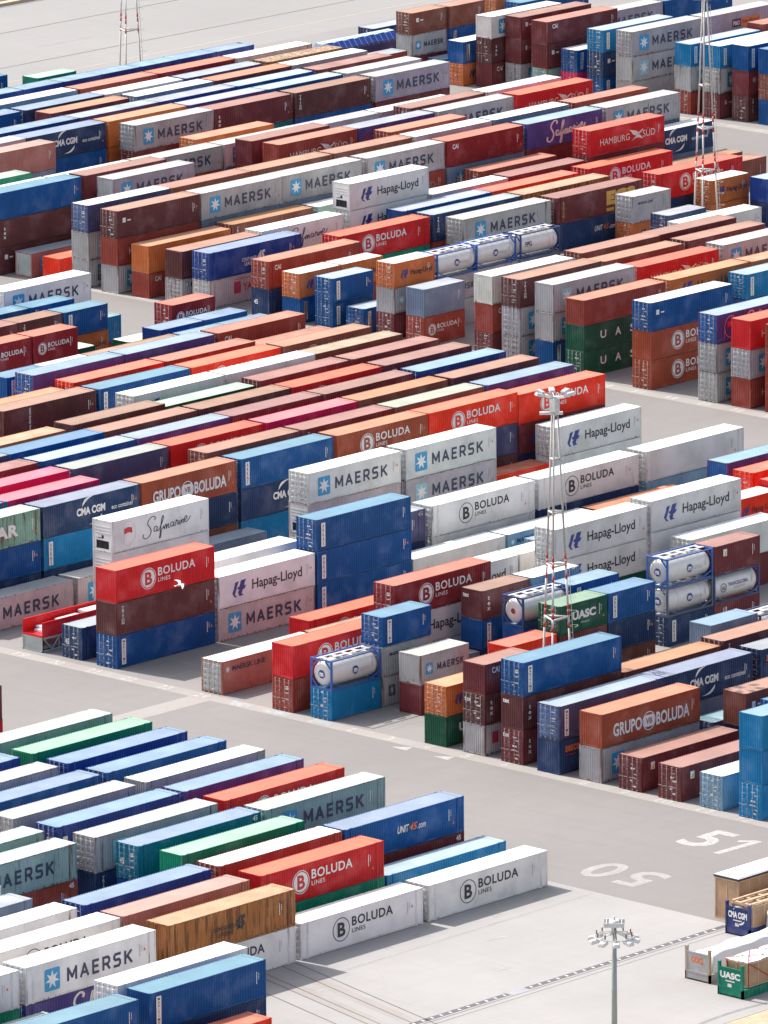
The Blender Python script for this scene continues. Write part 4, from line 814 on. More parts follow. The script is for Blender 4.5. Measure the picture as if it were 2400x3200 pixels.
# ------------------------------------------------------------------ the stacks:  row | x of the near end | containers from the ground up (~n: n hidden ones, f..: one hidden)
TABLE = '''
6|489.6|~1 5.sea.-.F
7|489.8|~1 5.green.-.F
7|474.7|~1 5.royal.label.D
8|489.5|~1 5.royal.label.D
8|474.7|~1 5.grey.-.D
9|489.5|~1 5.blue.label.D.royal
9|475.1|~1 5.blue.label.D.royal
10|489.5|~1 5.grey.-.F.cream
10|474.7|~1 5.grey.-.D
11|489.4|~1 5.purple.-.D.royal
11|475.2|~1 5.royal.label.D
11|460.1|~1 5.sea.maersk.D
12|489.6|~1 5.red.boluda.F
12|475.0|5.navy.triton.F 5.grey.maersk.D
12|459.3|5.brick.45.D 5.sea.maersk.D
13|489.6|~1 5.sea.maersk.D
13|475.4|~1 5.petrol.45.D.royal
13|446.7|~1 5.white.-.D
14|475.7|~1 5.green.-.F
14|460.8|5.slate.-.D.white
14|445.8|~1 5.slate.-.D
15|489.4|5.maroon.45.D 5.blue.unit45.D.royal
15|475.4|~1 5.brick.-.D.white
15|460.7|~1 5.royal.-.D
15|446.2|~1 5.white.-.D
16|489.5|5.azure.label.D.sky
16|475.5|5.green.-.D 5.red.boluda.F
16|460.4|~1 5.rose.-.D
16|446.4|~1 5.white.boludaK.D
17|489.53|5.white.boludaK.D
17|475.17|5.white.boludaK.D
17|460.9|5.white.boludaK.D 5.ochre.cl45.F
17|445.75|5.purple.safm.D 5.white.maersk.D
17|431.4|5.green.-.D 5.white.-.D
18.0|431.9|5.pale.-.D
18.93|446.9|~1 5.white.-.D
19.68|447.0|4h.navy.-.F 4h.blue.maritime.F
19.75|433.3|~1 4h.blue.-.F
20.6|443.4|4h.verm.-.F
2.93|490.15|5.red.-.D 5.maroon.-.D
-20.8|606.2|~2 4h.white.maersk.D
-19.8|605.6|~2 2.blue.arkas.D
-19.8|599.4|~2 2.blue.-.D
-19.75|611.9|~1 2.azure.-.F
-18.85|606.1|f2 2.orange.hapag.D 2.blue.arkas.D
-18.85|599.8|~2 2.choc.triton.F
-18.85|593.6|~2 2.maroon.-.F
-17.85|599.9|~1 2.dkgreen.-.F.cream
-17.0|607.1|~1 2h.dkgreen.-.F.cream
-17.1|594.3|f2 f2h 2h.crimson.boluda.D
-17.1|588.0|f2 f2h 2h.crimson.boluda.D
-17.1|613.4|f2 f2h 2h.crimson.boluda.D
-15.9|606.4|~2 2.royal.-.F
-15.9|612.6|~2 2.blue.label.D.royal
-14.95|581.4|~2 2.blue.arkas.F
-14.95|587.5|~2 2.white.-.D.cream
-14.95|593.7|~2 4.brown.-.D
-14.95|606.3|~2 2.azure.-.D
-14.95|612.5|~2 2.sky.-.D.royal
-14|580.9|~2 4h.purple.-.D.azure
-14|593.3|~2 4h.purple.label.D
-14|606.0|~2 4h.brick.cai.D
-13.05|582.1|f4 f4h 4h.verm.boluda.D
-13.05|594.6|f4 f4h 4h.brick.-.F
-13.05|606.0|~2 4.brick.-.F
-13.05|569.3|~2 4.orange.-.F
-11.95|568.1|~2 4h.choc.davis.F.brown
-11.95|580.7|~2 4h.blue.arkas.D
-11.95|593.2|~2 4h.verm.boluda.F
-11.95|605.8|~2 4h.brown.boludaW.F
-10.9|580.7|~2 4h.white.hapag.D
-10.9|593.2|~2 4h.white.-.D
-10.9|605.3|~2 4h.brown.-.F.tan
-9.9|555.1|f4h f4 4h.orange.-.F.tan
-9.9|568.2|~2 4h.choc.-.F
-9.9|580.3|f4h f4 4h.dkgreen.-.D.pale
-9.9|593.2|~2 4h.maroon.-.D
-9.9|605.9|~2 4h.maroon.label.F
-8.93|543.6|~2 4h.indigo.-.D
-8.93|555.9|~2 4h.blue.label.D
-8.93|568.1|~2 4h.brown.-.D
-8.93|580.7|~2 4h.choc.-.D
-8.93|593.1|~2 4h.red.boluda.F
-8.93|605.8|~2 4h.maroon.sticker.D
-7.95|543.1|~2 4h.maroon.-.D
-7.95|555.7|~2 4h.blue.label.D.sky
-7.95|568.1|~2 4h.purple.seaco.D
-7.95|580.5|~2 4h.maroon.mark.D
-7.95|593.0|~2 4h.maroon.-.D
-7.95|606.0|~2 4h.royal.label.D.azure
-6.95|542.8|~2 4h.magenta.one.F
-6.95|555.5|~2 4h.indigo.-.D
-6.95|568.0|~2 4h.red.boluda.D
-6.95|580.6|~2 4h.magenta.one.F
-6.95|593.1|~2 4h.brown.-.F.copper
-6.95|605.9|~2 4h.choc.-.F.brown
-5.9|530.4|~2 4h.azure.-.D
-5.9|542.0|~2 4h.magenta.-.F
-5.9|568.0|~2 4h.brown.-.D
-5.9|580.6|~2 4h.maroon.triton.D
-5.9|593.1|~2 4h.palegr.-.F
-5.9|605.8|~2 4h.purple.label.D.azure
-4.97|530.4|f4h 4h.blue.-.D 4h.jade.star.D
-4.97|543.0|4h.navy.mark.D 4h.azure.arkas.D 4h.navy.cma.D
-4.97|555.5|4h.brown.-.D 4h.navy.-.D 4h.rust.grupo.F
-4.97|568.2|4h.azure.label.D 4h.navy.cma.D 4h.blue.arkas.D
-4.97|580.9|~2 4h.rust.boluda.F
-4.97|593.3|4h.choc.-.D 4h.indigo.mark.D 4h.verm.boluda.F
-4.97|605.6|4.navy.-.D 4h.maroon.hapag.D 4h.verm.boluda.F
-4|530.2|4h.blush.maersk.D.slate
-4|543.0|4h.blush.maersk.D
-4|554.9|4h.slate.-.F.purple
-4|593.1|4.verm.-.F
-4|606.0|4h.white.mark.D 4h.white.hapag.D
-3|543.0|4h.white.-.R 4h.white.-.R 4h.white.safmW.R
-3|568.0|4h.white.-.D 4h.blush.-.R 4h.white.maersk.D
-3|580.9|f4h 4h.grey.maersk.D 4h.white.maersk.D
-1|530.35|5.navy.45.D.slate
-1|545.5|~1 4h.white.-.D
-1|560.3|5.navy.label.D 5.indigo.45.D
-1|574.95|5.white.-.D 5.white.boludaK.D
-1|589.2|5.navy.label.D 5.white.boludaK.D
-1|604.05|5.sky.-.D 5.white.-.D
0|530.2|4h.blue.maritime.D 4h.choc.triton.F 4h.red.boluda.F
0|542.8|4h.blush.maersk.D 4h.white.hapag.D
0|555.3|4h.blue.arkas.D 4h.blue.arkas.D 4h.blue.arkas.D
0|567.7|4h.white.cube.D
0|580.2|4h.sky.mline.D.cream
0|592.9|4h.brown.-.D.copper
1|580.3|4h.sky.-.D
1|605.3|f4h 4h.purple.-.F.azure
2|545.1|5.red.boluda.F
2|603.9|f4h 4h.verm.-.D
3|529.7|4h.rose.mline.D.cream
3|542.3|4h.brown.-.D.tan
3|555.0|f4 4h.white.hapag.D
3|567.4|f4 4h.white.hapag.D
3|596.2|f2 2.verm.hapag.D.cream
3|602.5|f4h 4h.red.mark.F
4|567.2|4.dkgreen.-.D 4h.white.hapag.D 4h.white.hapag.D
4|579.9|4h.white.-.D 4h.white.-.D 4h.white.hapag.D
5|529.3|4h.brick.-.D 4h.red.boluda.F
5|541.9|4h.white.-.D 4h.white.hapag.D 4h.crimson.boluda.D
5|580.3|5.maroon.-.D 4h.white.-.D
6|529.43|2.azure.-.D T.tt
6|535.7|2.grey.maersk.D 2.grey.mline.D 2.blue.maritime.D
6|541.8|2.slate.-.D
6|548.2|f2 2.blue.maritime.F 2.choc.tex.F
6|554.6|~2 2.sky.-.D.white
7|535.7|2.maroon.-.F 2.grey.maersk.F
7|548.6|f2 2.blue.maritime.F T.red
7|554.8|~2 2.blue.arkas.D.azure
7|567.2|2.navy.arkas.D T.old T.tt
7|573.4|2.maroon.sticker.F T.tg 2.maroon.sticker.F
8|542.0|f2 2h.verm.-.F
8|548.4|f2 2.maroon.-.F 2.dkgreen.uasc.D
8|554.6|2.brown.-.D 2.navy.-.D 2.blue.arkas.D
9|529.4|2.dkgreen.uasc.F 2.orange.hl.D
9.4|552.8|4h.dkgreen.-.F
10|529.4|2.grey.yang.F 2.choc.tex.D 2.maroon.cai.F
10|557.9|f2h 2h.slate.-.F.royal
10|564.3|f2h T.fpg
11|529.3|4h.maroon.tex.D 4h.choc.tex.F 4h.blue.maritime.D
11|541.9|f4 4h.copper.-.F
11|554.4|~1 4h.choc.triton.D.brown
12|528.9|4h.navy.seaco.F 4h.indigo.maritime.D.sky
12|541.0|4h.slate.-.D 4h.navy.cma.D
12|554.2|~1 4h.navy.seaco.D.slate
13|529.2|4h.grey.maersk.F 4h.rust.grupo.F
13.1|542.6|4.indigo.label.D.azure
14|529.2|4h.maroon.sticker.D
14|542.2|~1 4h.brown.mark.F
15|529.1|4h.maroon.sticker.D
15|541.8|~1 4h.blue.mark.D
16|529.2|2h.sky.-.D.cream
17|529.0|4h.azure.mark.D 4h.azure.mark.F 4h.azure.mark.F
-40.06|683.6|~2 2h.blue.-.F
-39.1|690.3|~2 2h.green.-.F.pale
-38.25|678.2|~2 2h.royal.label.D.azure
-38.25|684.4|~2 2h.royal.label.D.azure
-38.25|690.6|~2 2h.royal.label.D.azure
-38.25|696.7|~2 2h.royal.label.D.azure
-38.25|702.8|~2 2h.royal.label.D.azure
-38.25|708.9|~2 2h.royal.label.D.azure
-38.25|715.1|~2 2h.royal.label.D.royal
-37.2|676.0|~2 4h.sky.-.D.cream
-37.2|688.6|~2 4h.brick.-.D
-37.2|701.1|~2 4h.crimson.cai.D
-37.2|713.6|~2 4h.cream.-.D
-36.2|662.9|~2 4h.blue.-.D.royal
-36.2|675.8|~2 4h.navy.-.D
-36.2|688.2|~2 4h.cream.-.D
-36.2|700.9|~2 4h.purple.-.D.slate
-36.2|714.1|~2 4h.ochre.-.D.tan
-35.4|676.2|~2 4h.maroon.-.F.rust
-35.4|689.5|~2 4h.slate.-.D.cream
-35.4|702.0|~2 4h.maroon.-.D.rust
-35.4|714.5|~2 4h.lilac.-.D.cream
-35.4|727.2|~2 2.brick.-.D.slate
-34.45|664.2|~2 4h.royal.-.D
-34.45|676.5|~2 4h.purple.-.D.slate
-34.45|688.8|~2 4h.royal.-.D.slate
-34.45|701.2|~2 4h.blue.-.D.sky
-34.45|714.2|~2 4h.maroon.-.D
-33.55|652.2|~2 4h.blush.-.D
-33.55|664.4|f4h 4h.blue.-.D 4h.navy.cma.D
-33.55|677.0|f4h 4h.orange.-.D 4h.orange.-.D
-33.55|689.5|~2 4h.purple.-.D.sky
-33.55|701.9|~2 4h.blue.-.D.sky
-33.55|714.8|~2 4h.grey.-.D
-32.68|652.9|f4h 4h.slate.-.D 4h.rose.mark.D
-32.68|677.2|f4h 4h.maroon.mark.D 4h.grey.maersk.D
-32.68|689.5|f4h 4h.teal.-.D 4h.maroon.tex.D
-32.68|702.3|f4h 4h.blue.label.D 4h.choc.triton.D
-32.68|715.3|f4h 4h.maroon.-.D 4h.lilac.maersk.D
-31.1|648.5|~2 2.green.label.D.pale
-31|679.1|~2 4.orange.-.D
-30|641.4|~2 4.white.-.D
-30|653.9|~2 4.cream.-.D
-30|666.5|f4 4.brick.-.D 4.grey.maersk.D
-30|679.0|~2 4.blush.maersk.D
-30|691.2|~2 4.grey.mark.D
-30|703.7|~2 4.lilac.mark.D.cream
-29.05|640.9|4h.choc.mark.F 4h.choc.tex.F 4h.blue.-.F
-29.05|653.7|~2 4h.maroon.-.F
-29.05|678.9|~2 4h.maroon.-.F
-29.05|703.8|~2 4h.maroon.mark.D
-29.05|716.4|~2 4h.cream.-.D
-28.25|642.2|4.rose.maersk.F.slate
-28.2|654.2|~2 4h.lilac.maersk.F
-28.2|679.3|~2 4h.brick.hsud.F
-28.2|691.6|~2 4h.purple.x.D.slate
-28.2|704.4|~2 4h.grey.maersk.F
-28.2|717.4|~2 4h.red.hsud.F
-27.3|642.1|2.verm.-.F
-27.25|692.3|~2 4h.brick.cai.D
-26.4|642.5|4h.grey.maersk.F 4h.grey.maersk.F 4h.indigo.-.D.cream
-26.4|654.7|~2 4h.brown.-.D
-26.4|667.0|~2 4h.brown.-.D
-26.4|679.6|~2 4h.brown.-.D
-26.4|692.2|~2 4h.blush.-.D.cream
-26.4|704.8|~2 4h.slate.mark.D.cream
-26.4|717.9|~2 4h.brick.-.D
-25.38|642.3|4h.grey.maersk.F 4h.brick.hsud.F 4h.choc.mark.D.brown
-25.38|654.7|f4h 4h.slate.-.D 4h.grey.maersk.D
-25.38|667.0|f4h 4h.slate.-.D 4h.grey.maersk.D
-25.38|679.9|f4h 4h.brick.hsud.D 4h.grey.maersk.D
-25.38|692.4|f4h 4h.slate.maersk.D 4h.crimson.cai.F
-25.38|705.2|f4h 4h.maroon.mark.D 4h.purple.safm.D
-25.38|718.0|f4h 4h.slate.-.D 4h.grey.maersk.D
-24.45|642.7|4.brick.cai.F 4h.orange.-.F
-24.5|655.3|~1 4h.brown.triton.D.copper
-24.45|668.0|~1 4h.pale.-.D.cream
-24.45|693.3|~1 4h.brick.-.D
-24.55|719.4|4h.slate.-.D 4h.navy.cma.D.cream
-23.42|643.0|4.grey.mline.D 4h.choc.-.F.brown
-23.4|654.8|~1 4h.white.safmW.D
-23.5|668.5|f4h 4h.white.hapag.D 4h.white.hapag.R
-23.4|680.5|~1 4h.blush.-.D.white
-23.5|693.2|~1 4h.maroon.-.D
-23.6|706.6|f4h 4h.maroon.-.D 4h.red.hsud.D
-23.55|719.3|4h.brown.-.D
-22.54|643.1|5.blush.yang.D 5.royal.cl45.D
-22.52|672.1|~1 5.blue.-.F.sky
-22.54|686.0|~1 5.verm.-.D
-22.68|701.8|~1 5.red.boluda.D
-22.7|719.0|4h.brown.-.F
-21.6|658.1|5.green.-.D 5.red.boluda.D
-21.68|672.7|~1 5.navy.triton.D.slate
-21.7|686.9|~1 5.ochre.-.D.tan
-20.82|644.0|5.navy.45.F 5.brick.cai.D
-20.75|672.9|~1 5.grey.maersk.D
-20.8|687.7|5.navy.unit45.D 5.maroon.ecs.D
-20.9|704.4|5.navy.-.D 5.red.boluda.D
-19.78|643.8|2.blue.arkas.F 2.orange.hl.D.cream
-19.78|650.1|f2 2.orange.hapag.D.cream
-19.75|694.6|2.orange.hapag.D 2h.grey.mline.D
-19.85|707.8|2.orange.hapag.D 2.orange.hapag.D.cream
-18.95|712.3|f2 2.royal.-.F.sky
-18.82|644.2|2.blue.arkas.D 2.blue.arkas.D.sky
-17.87|644.4|2.blue.arkas.D.sky
-17.8|690.6|f2 2.navy.cma2.D.slate
-16.95|644.6|2.maroon.-.D 2.grey.maersk.F 2.orange.hapag.D.cream
-16.9|650.8|f2 2.grey.maersk.F T.tt
-16.98|657.0|f2 2.grey.maersk.F T.tt
-17.0|663.8|f2 2.slate.-.D T.fpg
-16.83|688.4|~1 4.white.-.D
-15.93|644.2|2h.brick.boluda.D 2h.slate.-.F
-15.95|668.0|~1 4h.brown.-.D
-16.0|680.2|~1 4h.maroon.mark.D
-14.9|666.3|~1 4h.brown.-.D
-15.0|679.7|~1 4h.maroon.mark.D.brown
-13.8|644.2|4.maroon.-.D 4h.brick.cai.F 4h.cream.-.F
-13.85|666.6|~1 4h.red.hsud.D
-14.05|680.5|~1 4h.blush.maersk.D
-12.85|643.7|4h.grey.maersk.D 4h.grey.maersk.D 4h.choc.triton.D.brown
-12.78|665.9|~1 4.orange.hapag.D
-12.73|678.4|~1 4.orange.-.D
-11.9|644.0|4h.blue.arkas.F 4h.grey.maersk.F 4h.grey.maersk.F
-11.85|673.0|~1 4.azure.arkas.D.sky
-10.88|643.6|4.dkgreen.uasc4.D 4.dkgreen.uasc4.F 4.brick.-.F
-8.9|643.8|4h.rust.boluda.D 4h.rust.boluda.F 4h.blue.mark.D.cream
-6.9|643.6|4h.grey.maersk.D 4h.grey.maersk.D 4h.purple.safmC.D
-5.94|643.7|4h.brick.hsud.F 4h.grey.maersk.D 4h.red.hsud.F
-4.95|643.7|4h.brick.-.F 4h.brick.-.F 4h.brick.-.F
-28.28|756.4|4h.choc.triton.D 4h.maroon.mark.F 4h.blue.arkas.F.cream
-29.1|755.6|4h.maroon.mark.D 4h.grey.maersk.D 4.azure.arkas.F.cream
-30.1|755.6|4.brick.hsud.D 4h.grey.maersk.F 4.azure.arkas.F.sky
-30.1|768.2|~2 4h.brick.-.F
-27.35|756.3|4h.blue.-.F 4h.brown.-.D 4h.blue.arkas.F
-31.96|754.7|4h.grey.-.F 4h.grey.maersk.F 4h.grey.maersk.D
-31.95|767.5|f4h 4h.slate.-.D 4h.lilac.pno.D
-32.95|754.6|4h.blue.arkas.D 4h.navy.mark.D 4.azure.arkas.D.sky
-33.95|755.0|2h.magenta.-.D 2.blue.arkas.D.cream
-34.9|754.5|4h.pale.-.D 4h.maroon.mark.F 4.maroon.cai.F.brick
-35.9|754.8|4h.grey.maersk.D 4h.maroon.mark.F 4.maroon.mark.F
-36.55|752.9|4h.maroon.cai.F 4h.choc.tex.D 4.cream.maersk.F
-37.35|751.8|2.orange.hl.D 2.blue.arkas.F.cream
-39.07|751.2|2.maroon.-.D 2.grey.maersk.F 2.brown.mark.D
-39.0|757.4|f2 2.blue.arkas.D 2.brown.-.D
-38.2|752.4|4.blue.-.D.azure
-36.9|772.4|~1 4h.lilac.maersk.D
-36.9|784.9|~1 4h.blue.-.D
-42.8|762.0|4.navy.45.D.sky
-40.2|775.3|~1 4.blue.arkas.D
-39.1|763.4|~1 4.azure.-.D
-41.2|776.0|~1 4.orange.-.D
'''
Y_OF = lambda r: 528.4-4.36*r
for ln in TABLE.strip().splitlines():
    r, x, items = ln.split('|'); y = Y_OF(float(r)); x = float(x); z = 0.012
    toks = []
    for tk in items.split():
        if tk[0] == '~':
            toks += ['f?']*int(tk[1:])
        else: toks.append(tk)
    top = [t for t in toks if t[0] != 'f'][0].split('.')[0]
    if top == 'T': top = '2'
    k = 0
    for tk in toks:
        if tk[0] == 'f':
            t = top if tk[1] == '?' else tk[1:]; filler(t, x, y, z); z += TYPES[t][1]+0.004
        elif tk[0] == 'T':
            tank(tk.split('.')[1], x, y, z); z += TYPES['2'][1]+0.004
        else:
            p = tk.split('.')
            jx = random.uniform(-0.03, 0.03) if k else 0
            container(p[0], p[1], '' if p[2] in ('-', 'cma2') else p[2], p[3], x+jx, y+random.uniform(-0.03, 0.03) if k else y, z, p[4] if len(p) > 4 else None)
            z += TYPES[p[0]][1]+0.004
        k += 1

# ------------------------------------------------------------------ light masts
M_MAST = plain('mast_paint', (0.50, 0.47, 0.44), 0.5, 0.1, 0.08); M_MRED = plain('mast_red_band', (0.50, 0.05, 0.03), 0.5); M_MWHITE = plain('mast_white_band', (0.66, 0.65, 0.63), 0.5)
M_LAMP = plain('floodlight_casing', (0.60, 0.60, 0.59), 0.4, 0.2); M_LENS = plain('floodlight_glass', (0.35, 0.37, 0.38), 0.12)
M_POLE = plain('pole_galvanised', (0.30, 0.32, 0.29), 0.5, 0.2, 0.1); M_RUSTY = plain('rusty_bracket', (0.22, 0.13, 0.08), 0.7)
def floodlight(parent, loc, rz, tilt):
    bm = bmesh.new(); box(bm, -0.16, 0.50, -0.24, 0.24, -0.10, 0.10); tube(bm, (-0.5, 0, -0.03), (-0.1, 0, 0), 0.035)
    box(bm, -0.10, 0.44, -0.20, 0.20, 0.10, 0.15)
    o = obj('floodlight', mesh_of(bm, 'floodlight', M_LAMP), parent, loc); o.rotation_euler = (0, tilt, rz)
    bm = bmesh.new(); box(bm, -0.12, 0.46, -0.20, 0.20, -0.125, -0.102); obj('lens', mesh_of(bm, 'lens', M_LENS), o)
def lattice_mast(x, y, label, top=28.0, ring0=4.55):
    root = empty('light_mast', (x, y, 0.012)); root['label'] = label; root['category'] = 'light mast'; root['group'] = 'lattice light masts'
    th0 = math.radians(-46.9)+math.radians(18)
    rad = lambda z: 1.62-(1.62-0.26)*z/(top-1.3)
    def leg_pt(k, z): a = th0+k*2*math.pi/3; return Vector((rad(z)*math.cos(a), rad(z)*math.sin(a), z))
    for k in range(3):
        bm = bmesh.new(); zs = [0.0]; bands = []
        for zc in (8.35, 9.45, 10.0, 12.6, 13.7, 14.3):
            bands.append((zc-0.22, zc+0.22))
        z = 0.0
        for a, b in bands: tube(bm, leg_pt(k, z), leg_pt(k, a), 0.095, n=10, mi=2 if 8.0 < a < 15 and z > 8 else 0); tube(bm, leg_pt(k, a), leg_pt(k, b), 0.100, n=10, mi=1); z = b
        tube(bm, leg_pt(k, z), leg_pt(k, top-1.3), 0.095, 0.085, n=10)
        me = mesh_of(bm, 'leg', M_MAST); me.materials.append(M_MRED); me.materials.append(M_MWHITE); obj('leg', me, root)
    z = ring0
    while z < top-3:
        bm = bmesh.new()
        for k in range(3): tube(bm, leg_pt(k, z), leg_pt((k+1) % 3, z), 0.10, n=8)
        obj('brace_ring', mesh_of(bm, 'brace_ring', M_MAST), root); z += 4.55
    bm = bmesh.new(); k = 0
    for s in (-0.16, 0.16): bar(bm, leg_pt(0, 2)+Vector((0.25, s, 0)), leg_pt(0, top-2)+Vector((0.25, s, 0)), 0.035, 0.035)
    zz = 2.2
    while zz < top-2: bar(bm, leg_pt(0, zz)+Vector((0.25, -0.16, 0)), leg_pt(0, zz)+Vector((0.25, 0.16, 0)), 0.025, 0.025); zz += 0.5
    obj('ladder', mesh_of(bm, 'ladder', M_MAST), root)
    bm = bmesh.new()
    for i in range(9):
        c = leg_pt(0, 3.2+i*1.25)+Vector((0.28, 0, 0))
        for j in range(8):
            a, b = R(-90+j*22.5), R(-67.5+j*22.5)
            bar(bm, c+Vector((0.75*math.cos(a), 0.36*math.sin(a), 0)), c+Vector((0.75*math.cos(b), 0.36*math.sin(b), 0)), 0.03, 0.03)
    obj('safety_hoop', mesh_of(bm, 'safety_hoop', M_MAST), root)
    bm = bmesh.new(); tube(bm, (0, 0, top-1.6), (0, 0, top+0.1), 0.18, n=10)
    v = rt*1.25; bar(bm, -v+Vector((0, 0, top-1.35)), v*0.55+Vector((0, 0, top-1.35)), 0.35, 0.22); box(bm, -0.30, 0.30, -0.30, 0.30, top-1.2, top-0.1)
    obj('head_platform', mesh_of(bm, 'head_platform', M_LAMP), root)
    bm = bmesh.new()
    for k in range(7):
        a = k*2*math.pi/7
        tube(bm, (0, 0, top+0.0), (1.15*math.cos(a), 1.15*math.sin(a), top+0.22), 0.04)
    obj('lamp_arms', mesh_of(bm, 'lamp_arms', M_LAMP), root)
    for k in range(7):
        a = k*2*math.pi/7; floodlight(root, (1.2*math.cos(a), 1.2*math.sin(a), top+0.25), a, R(-18))
    return root
lattice_mast(541.4, 487.7, 'three-legged light mast standing beside the dark green container with white capital letters')
lattice_mast(699.6, 608.8, 'three-legged light mast standing left of the orange container with slanted blue emblem', 28.0, 3.8)
lattice_mast(720.0, 714.1, 'three-legged light mast alone on the open quay behind small blue containers', 28.0, 3.8)
def lamp_pole(x, y, top):
    root = empty('lamp_pole', (x, y, 0.012)); tag(root, 'grey lamp pole crowned with a ring of floodlights above the concrete apron', 'lamp pole')
    bm = bmesh.new(); tube(bm, (0, 0, 0), (0, 0, top), 0.24, 0.17, n=16); box(bm, -0.35, 0.35, -0.35, 0.35, 0, 0.05); obj('pole', mesh_of(bm, 'pole', M_POLE), root)
    bm = bmesh.new(); n = 16
    for i in range(n):
        a, b = 2*math.pi*i/n, 2*math.pi*(i+1)/n
        bar(bm, (1.45*math.cos(a), 1.45*math.sin(a), top-1.15), (1.45*math.cos(b), 1.45*math.sin(b), top-1.15), 0.06, 0.06)
    for i in range(8):
        a = 2*math.pi*i/8; bar(bm, (0.15*math.cos(a), 0.15*math.sin(a), top-0.85), (1.45*math.cos(a), 1.45*math.sin(a), top-1.1), 0.05, 0.07)
    obj('lamp_ring', mesh_of(bm, 'lamp_ring', M_LAMP), root)
    bm = bmesh.new()
    for i in range(4):
        a = R(40)+i*math.pi/2; c = Vector((0.55*math.cos(a), 0.55*math.sin(a), top-0.20)); t_ = Vector((-math.sin(a), math.cos(a), 0))
        bar(bm, c-t_*0.75, c+t_*0.75, 0.05, 0.34)
    tube(bm, (0, 0, top-0.45), (0, 0, top+0.06), 0.42, 0.36, n=14); tube(bm, (0, 0, top+0.06), (0, 0, top+0.35), 0.10, 0.05)
    obj('head_shield', mesh_of(bm, 'head_shield', M_LAMP), root)
    for i in range(10):
        a = 2*math.pi*i/10+0.2; floodlight(root, (1.40*math.cos(a), 1.40*math.sin(a), top-1.36), a, R(10))
        bm = bmesh.new(); cx, cy = 1.3*math.cos(a), 1.3*math.sin(a); box(bm, cx-0.04, cx+0.04, cy-0.04, cy+0.04, top-1.1, top-0.78); obj('ballast_box', mesh_of(bm, 'ballast_box', M_RUSTY), root)
lamp_pole(467.12, 415.2, 12.2)

# ------------------------------------------------------------------ flat racks, crates and loose cargo
M_WOOD = plain('crate_plywood', (0.40, 0.25, 0.15), 0.75, 0, 0.22, 0.9); M_WOODP = plain('pale_timber', (0.50, 0.36, 0.24), 0.75); M_TARPW = plain('white_tarpaulin', (0.72, 0.73, 0.76), 0.45, 0, 0.06)
M_TARPB = plain('blue_tarpaulin', (0.012, 0.075, 0.42), 0.4, 0, 0.15); M_TARPL = plain('pale_blue_tarpaulin', (0.42, 0.52, 0.68), 0.45); M_STRAP = plain('red_strap', (0.45, 0.03, 0.03), 0.6)
M_TRIM = plain('black_trim', (0.03, 0.03, 0.035), 0.6); M_FELT = plain('grey_roofing_felt', (0.50, 0.49, 0.48), 0.7)
def flat_rack(x0, y0, col, label, text, tw, ink, post=(1, 1, 1)):
    L = 12.19; root = empty('flat_rack', (x0+L/2, y0+W/2, 0.012)); tag(root, label, 'flat rack', 'flat racks on the apron')
    c4 = tuple(col)+(0.3,); pc = tuple(p*q for p, q in zip(col, post))+(0.6,)
    bm = bmesh.new(); box(bm, -L/2+0.02, L/2-0.02, -W/2+0.04, W/2-0.04, 0.12, 0.62); box(bm, -L/2, L/2, -W/2, -W/2+0.12, 0.0, 0.66); box(bm, -L/2, L/2, W/2-0.12, W/2, 0.0, 0.66)
    for i in range(24): box(bm, -L/2+0.5+i*0.48, -L/2+0.56+i*0.48, -W/2-0.03, -W/2, 0.10, 0.60)
    obj('deck', mesh_of(bm, 'deck', M_PAINT), root, color=c4)
    for s in (-1, 1):
        bm = bmesh.new(); xa = s*(L/2); x0_, x1_ = sorted((xa-s*0.03, xa-s*0.14)); box(bm, x0_, x1_, -W/2+0.17, W/2-0.17, 0.68, 2.20)
        x0_, x1_ = sorted((xa, xa-s*0.10)); box(bm, x0_, x1_, -W/2+0.17, W/2-0.17, 0.62, 0.74); box(bm, x0_, x1_, -W/2+0.17, W/2-0.17, 2.14, 2.24)
        e = obj('end_wall', mesh_of(bm, 'end_wall', M_PAINT), root, color=c4)
        for sy in (-1, 1):
            bm = bmesh.new(); y0_, y1_ = sorted((sy*W/2, sy*(W/2-0.17))); x0_, x1_ = sorted((xa, xa-s*0.24)); box(bm, x0_, x1_, y0_, y1_, 0.0, 2.46); box(bm, x0_-0.01, x1_+0.01, y0_-0.01, y1_+0.01, 2.46, 2.60)
            obj('corner_post', mesh_of(bm, 'corner_post', M_PAINT), e, color=pc)
    me = text_mesh(text, tw, 0.52, 0.05); o = obj('lettering', me, root, (-L/2+0.022, tw/2, 1.38), color=INK[ink]+(1,)); o.rotation_euler = (R(90), 0, R(-90))
    me = polys(('frm', text), rrect(0, 0, 0.9, 0.10, 0.01)+rrect(0.2, -0.45, 0.6, -0.15, 0.04)+[[(-0.1, -1.0), (1.0, -1.0), (1.0, -0.92), (-0.1, -0.92)]])
    o = obj('small_lettering', me, root, (-L/2+0.022, 0.45, 1.15), color=INK['cream' if ink != 'orange' else 'grey']+(1,)); o.rotation_euler = (R(90), 0, R(-90))
    return root
flat_rack(490.9, 426.75, (0.40, 0.39, 0.38), 'pale grey flat rack with orange lettering on its end wall', 'OOCL', 1.3, 'orange', (1.0, 0.8, 0.65))
flat_rack(489.35, 422.15, (0.004, 0.19, 0.12), 'green flat rack with white lettering carrying a strapped wooden crate', 'UASC', 2.0, 'white')
r_ = flat_rack(502.3, 432.6, (0.03, 0.045, 0.16), 'navy flat rack with white swooshes on its end wall', 'CMA CGM', 1.9, 'white')
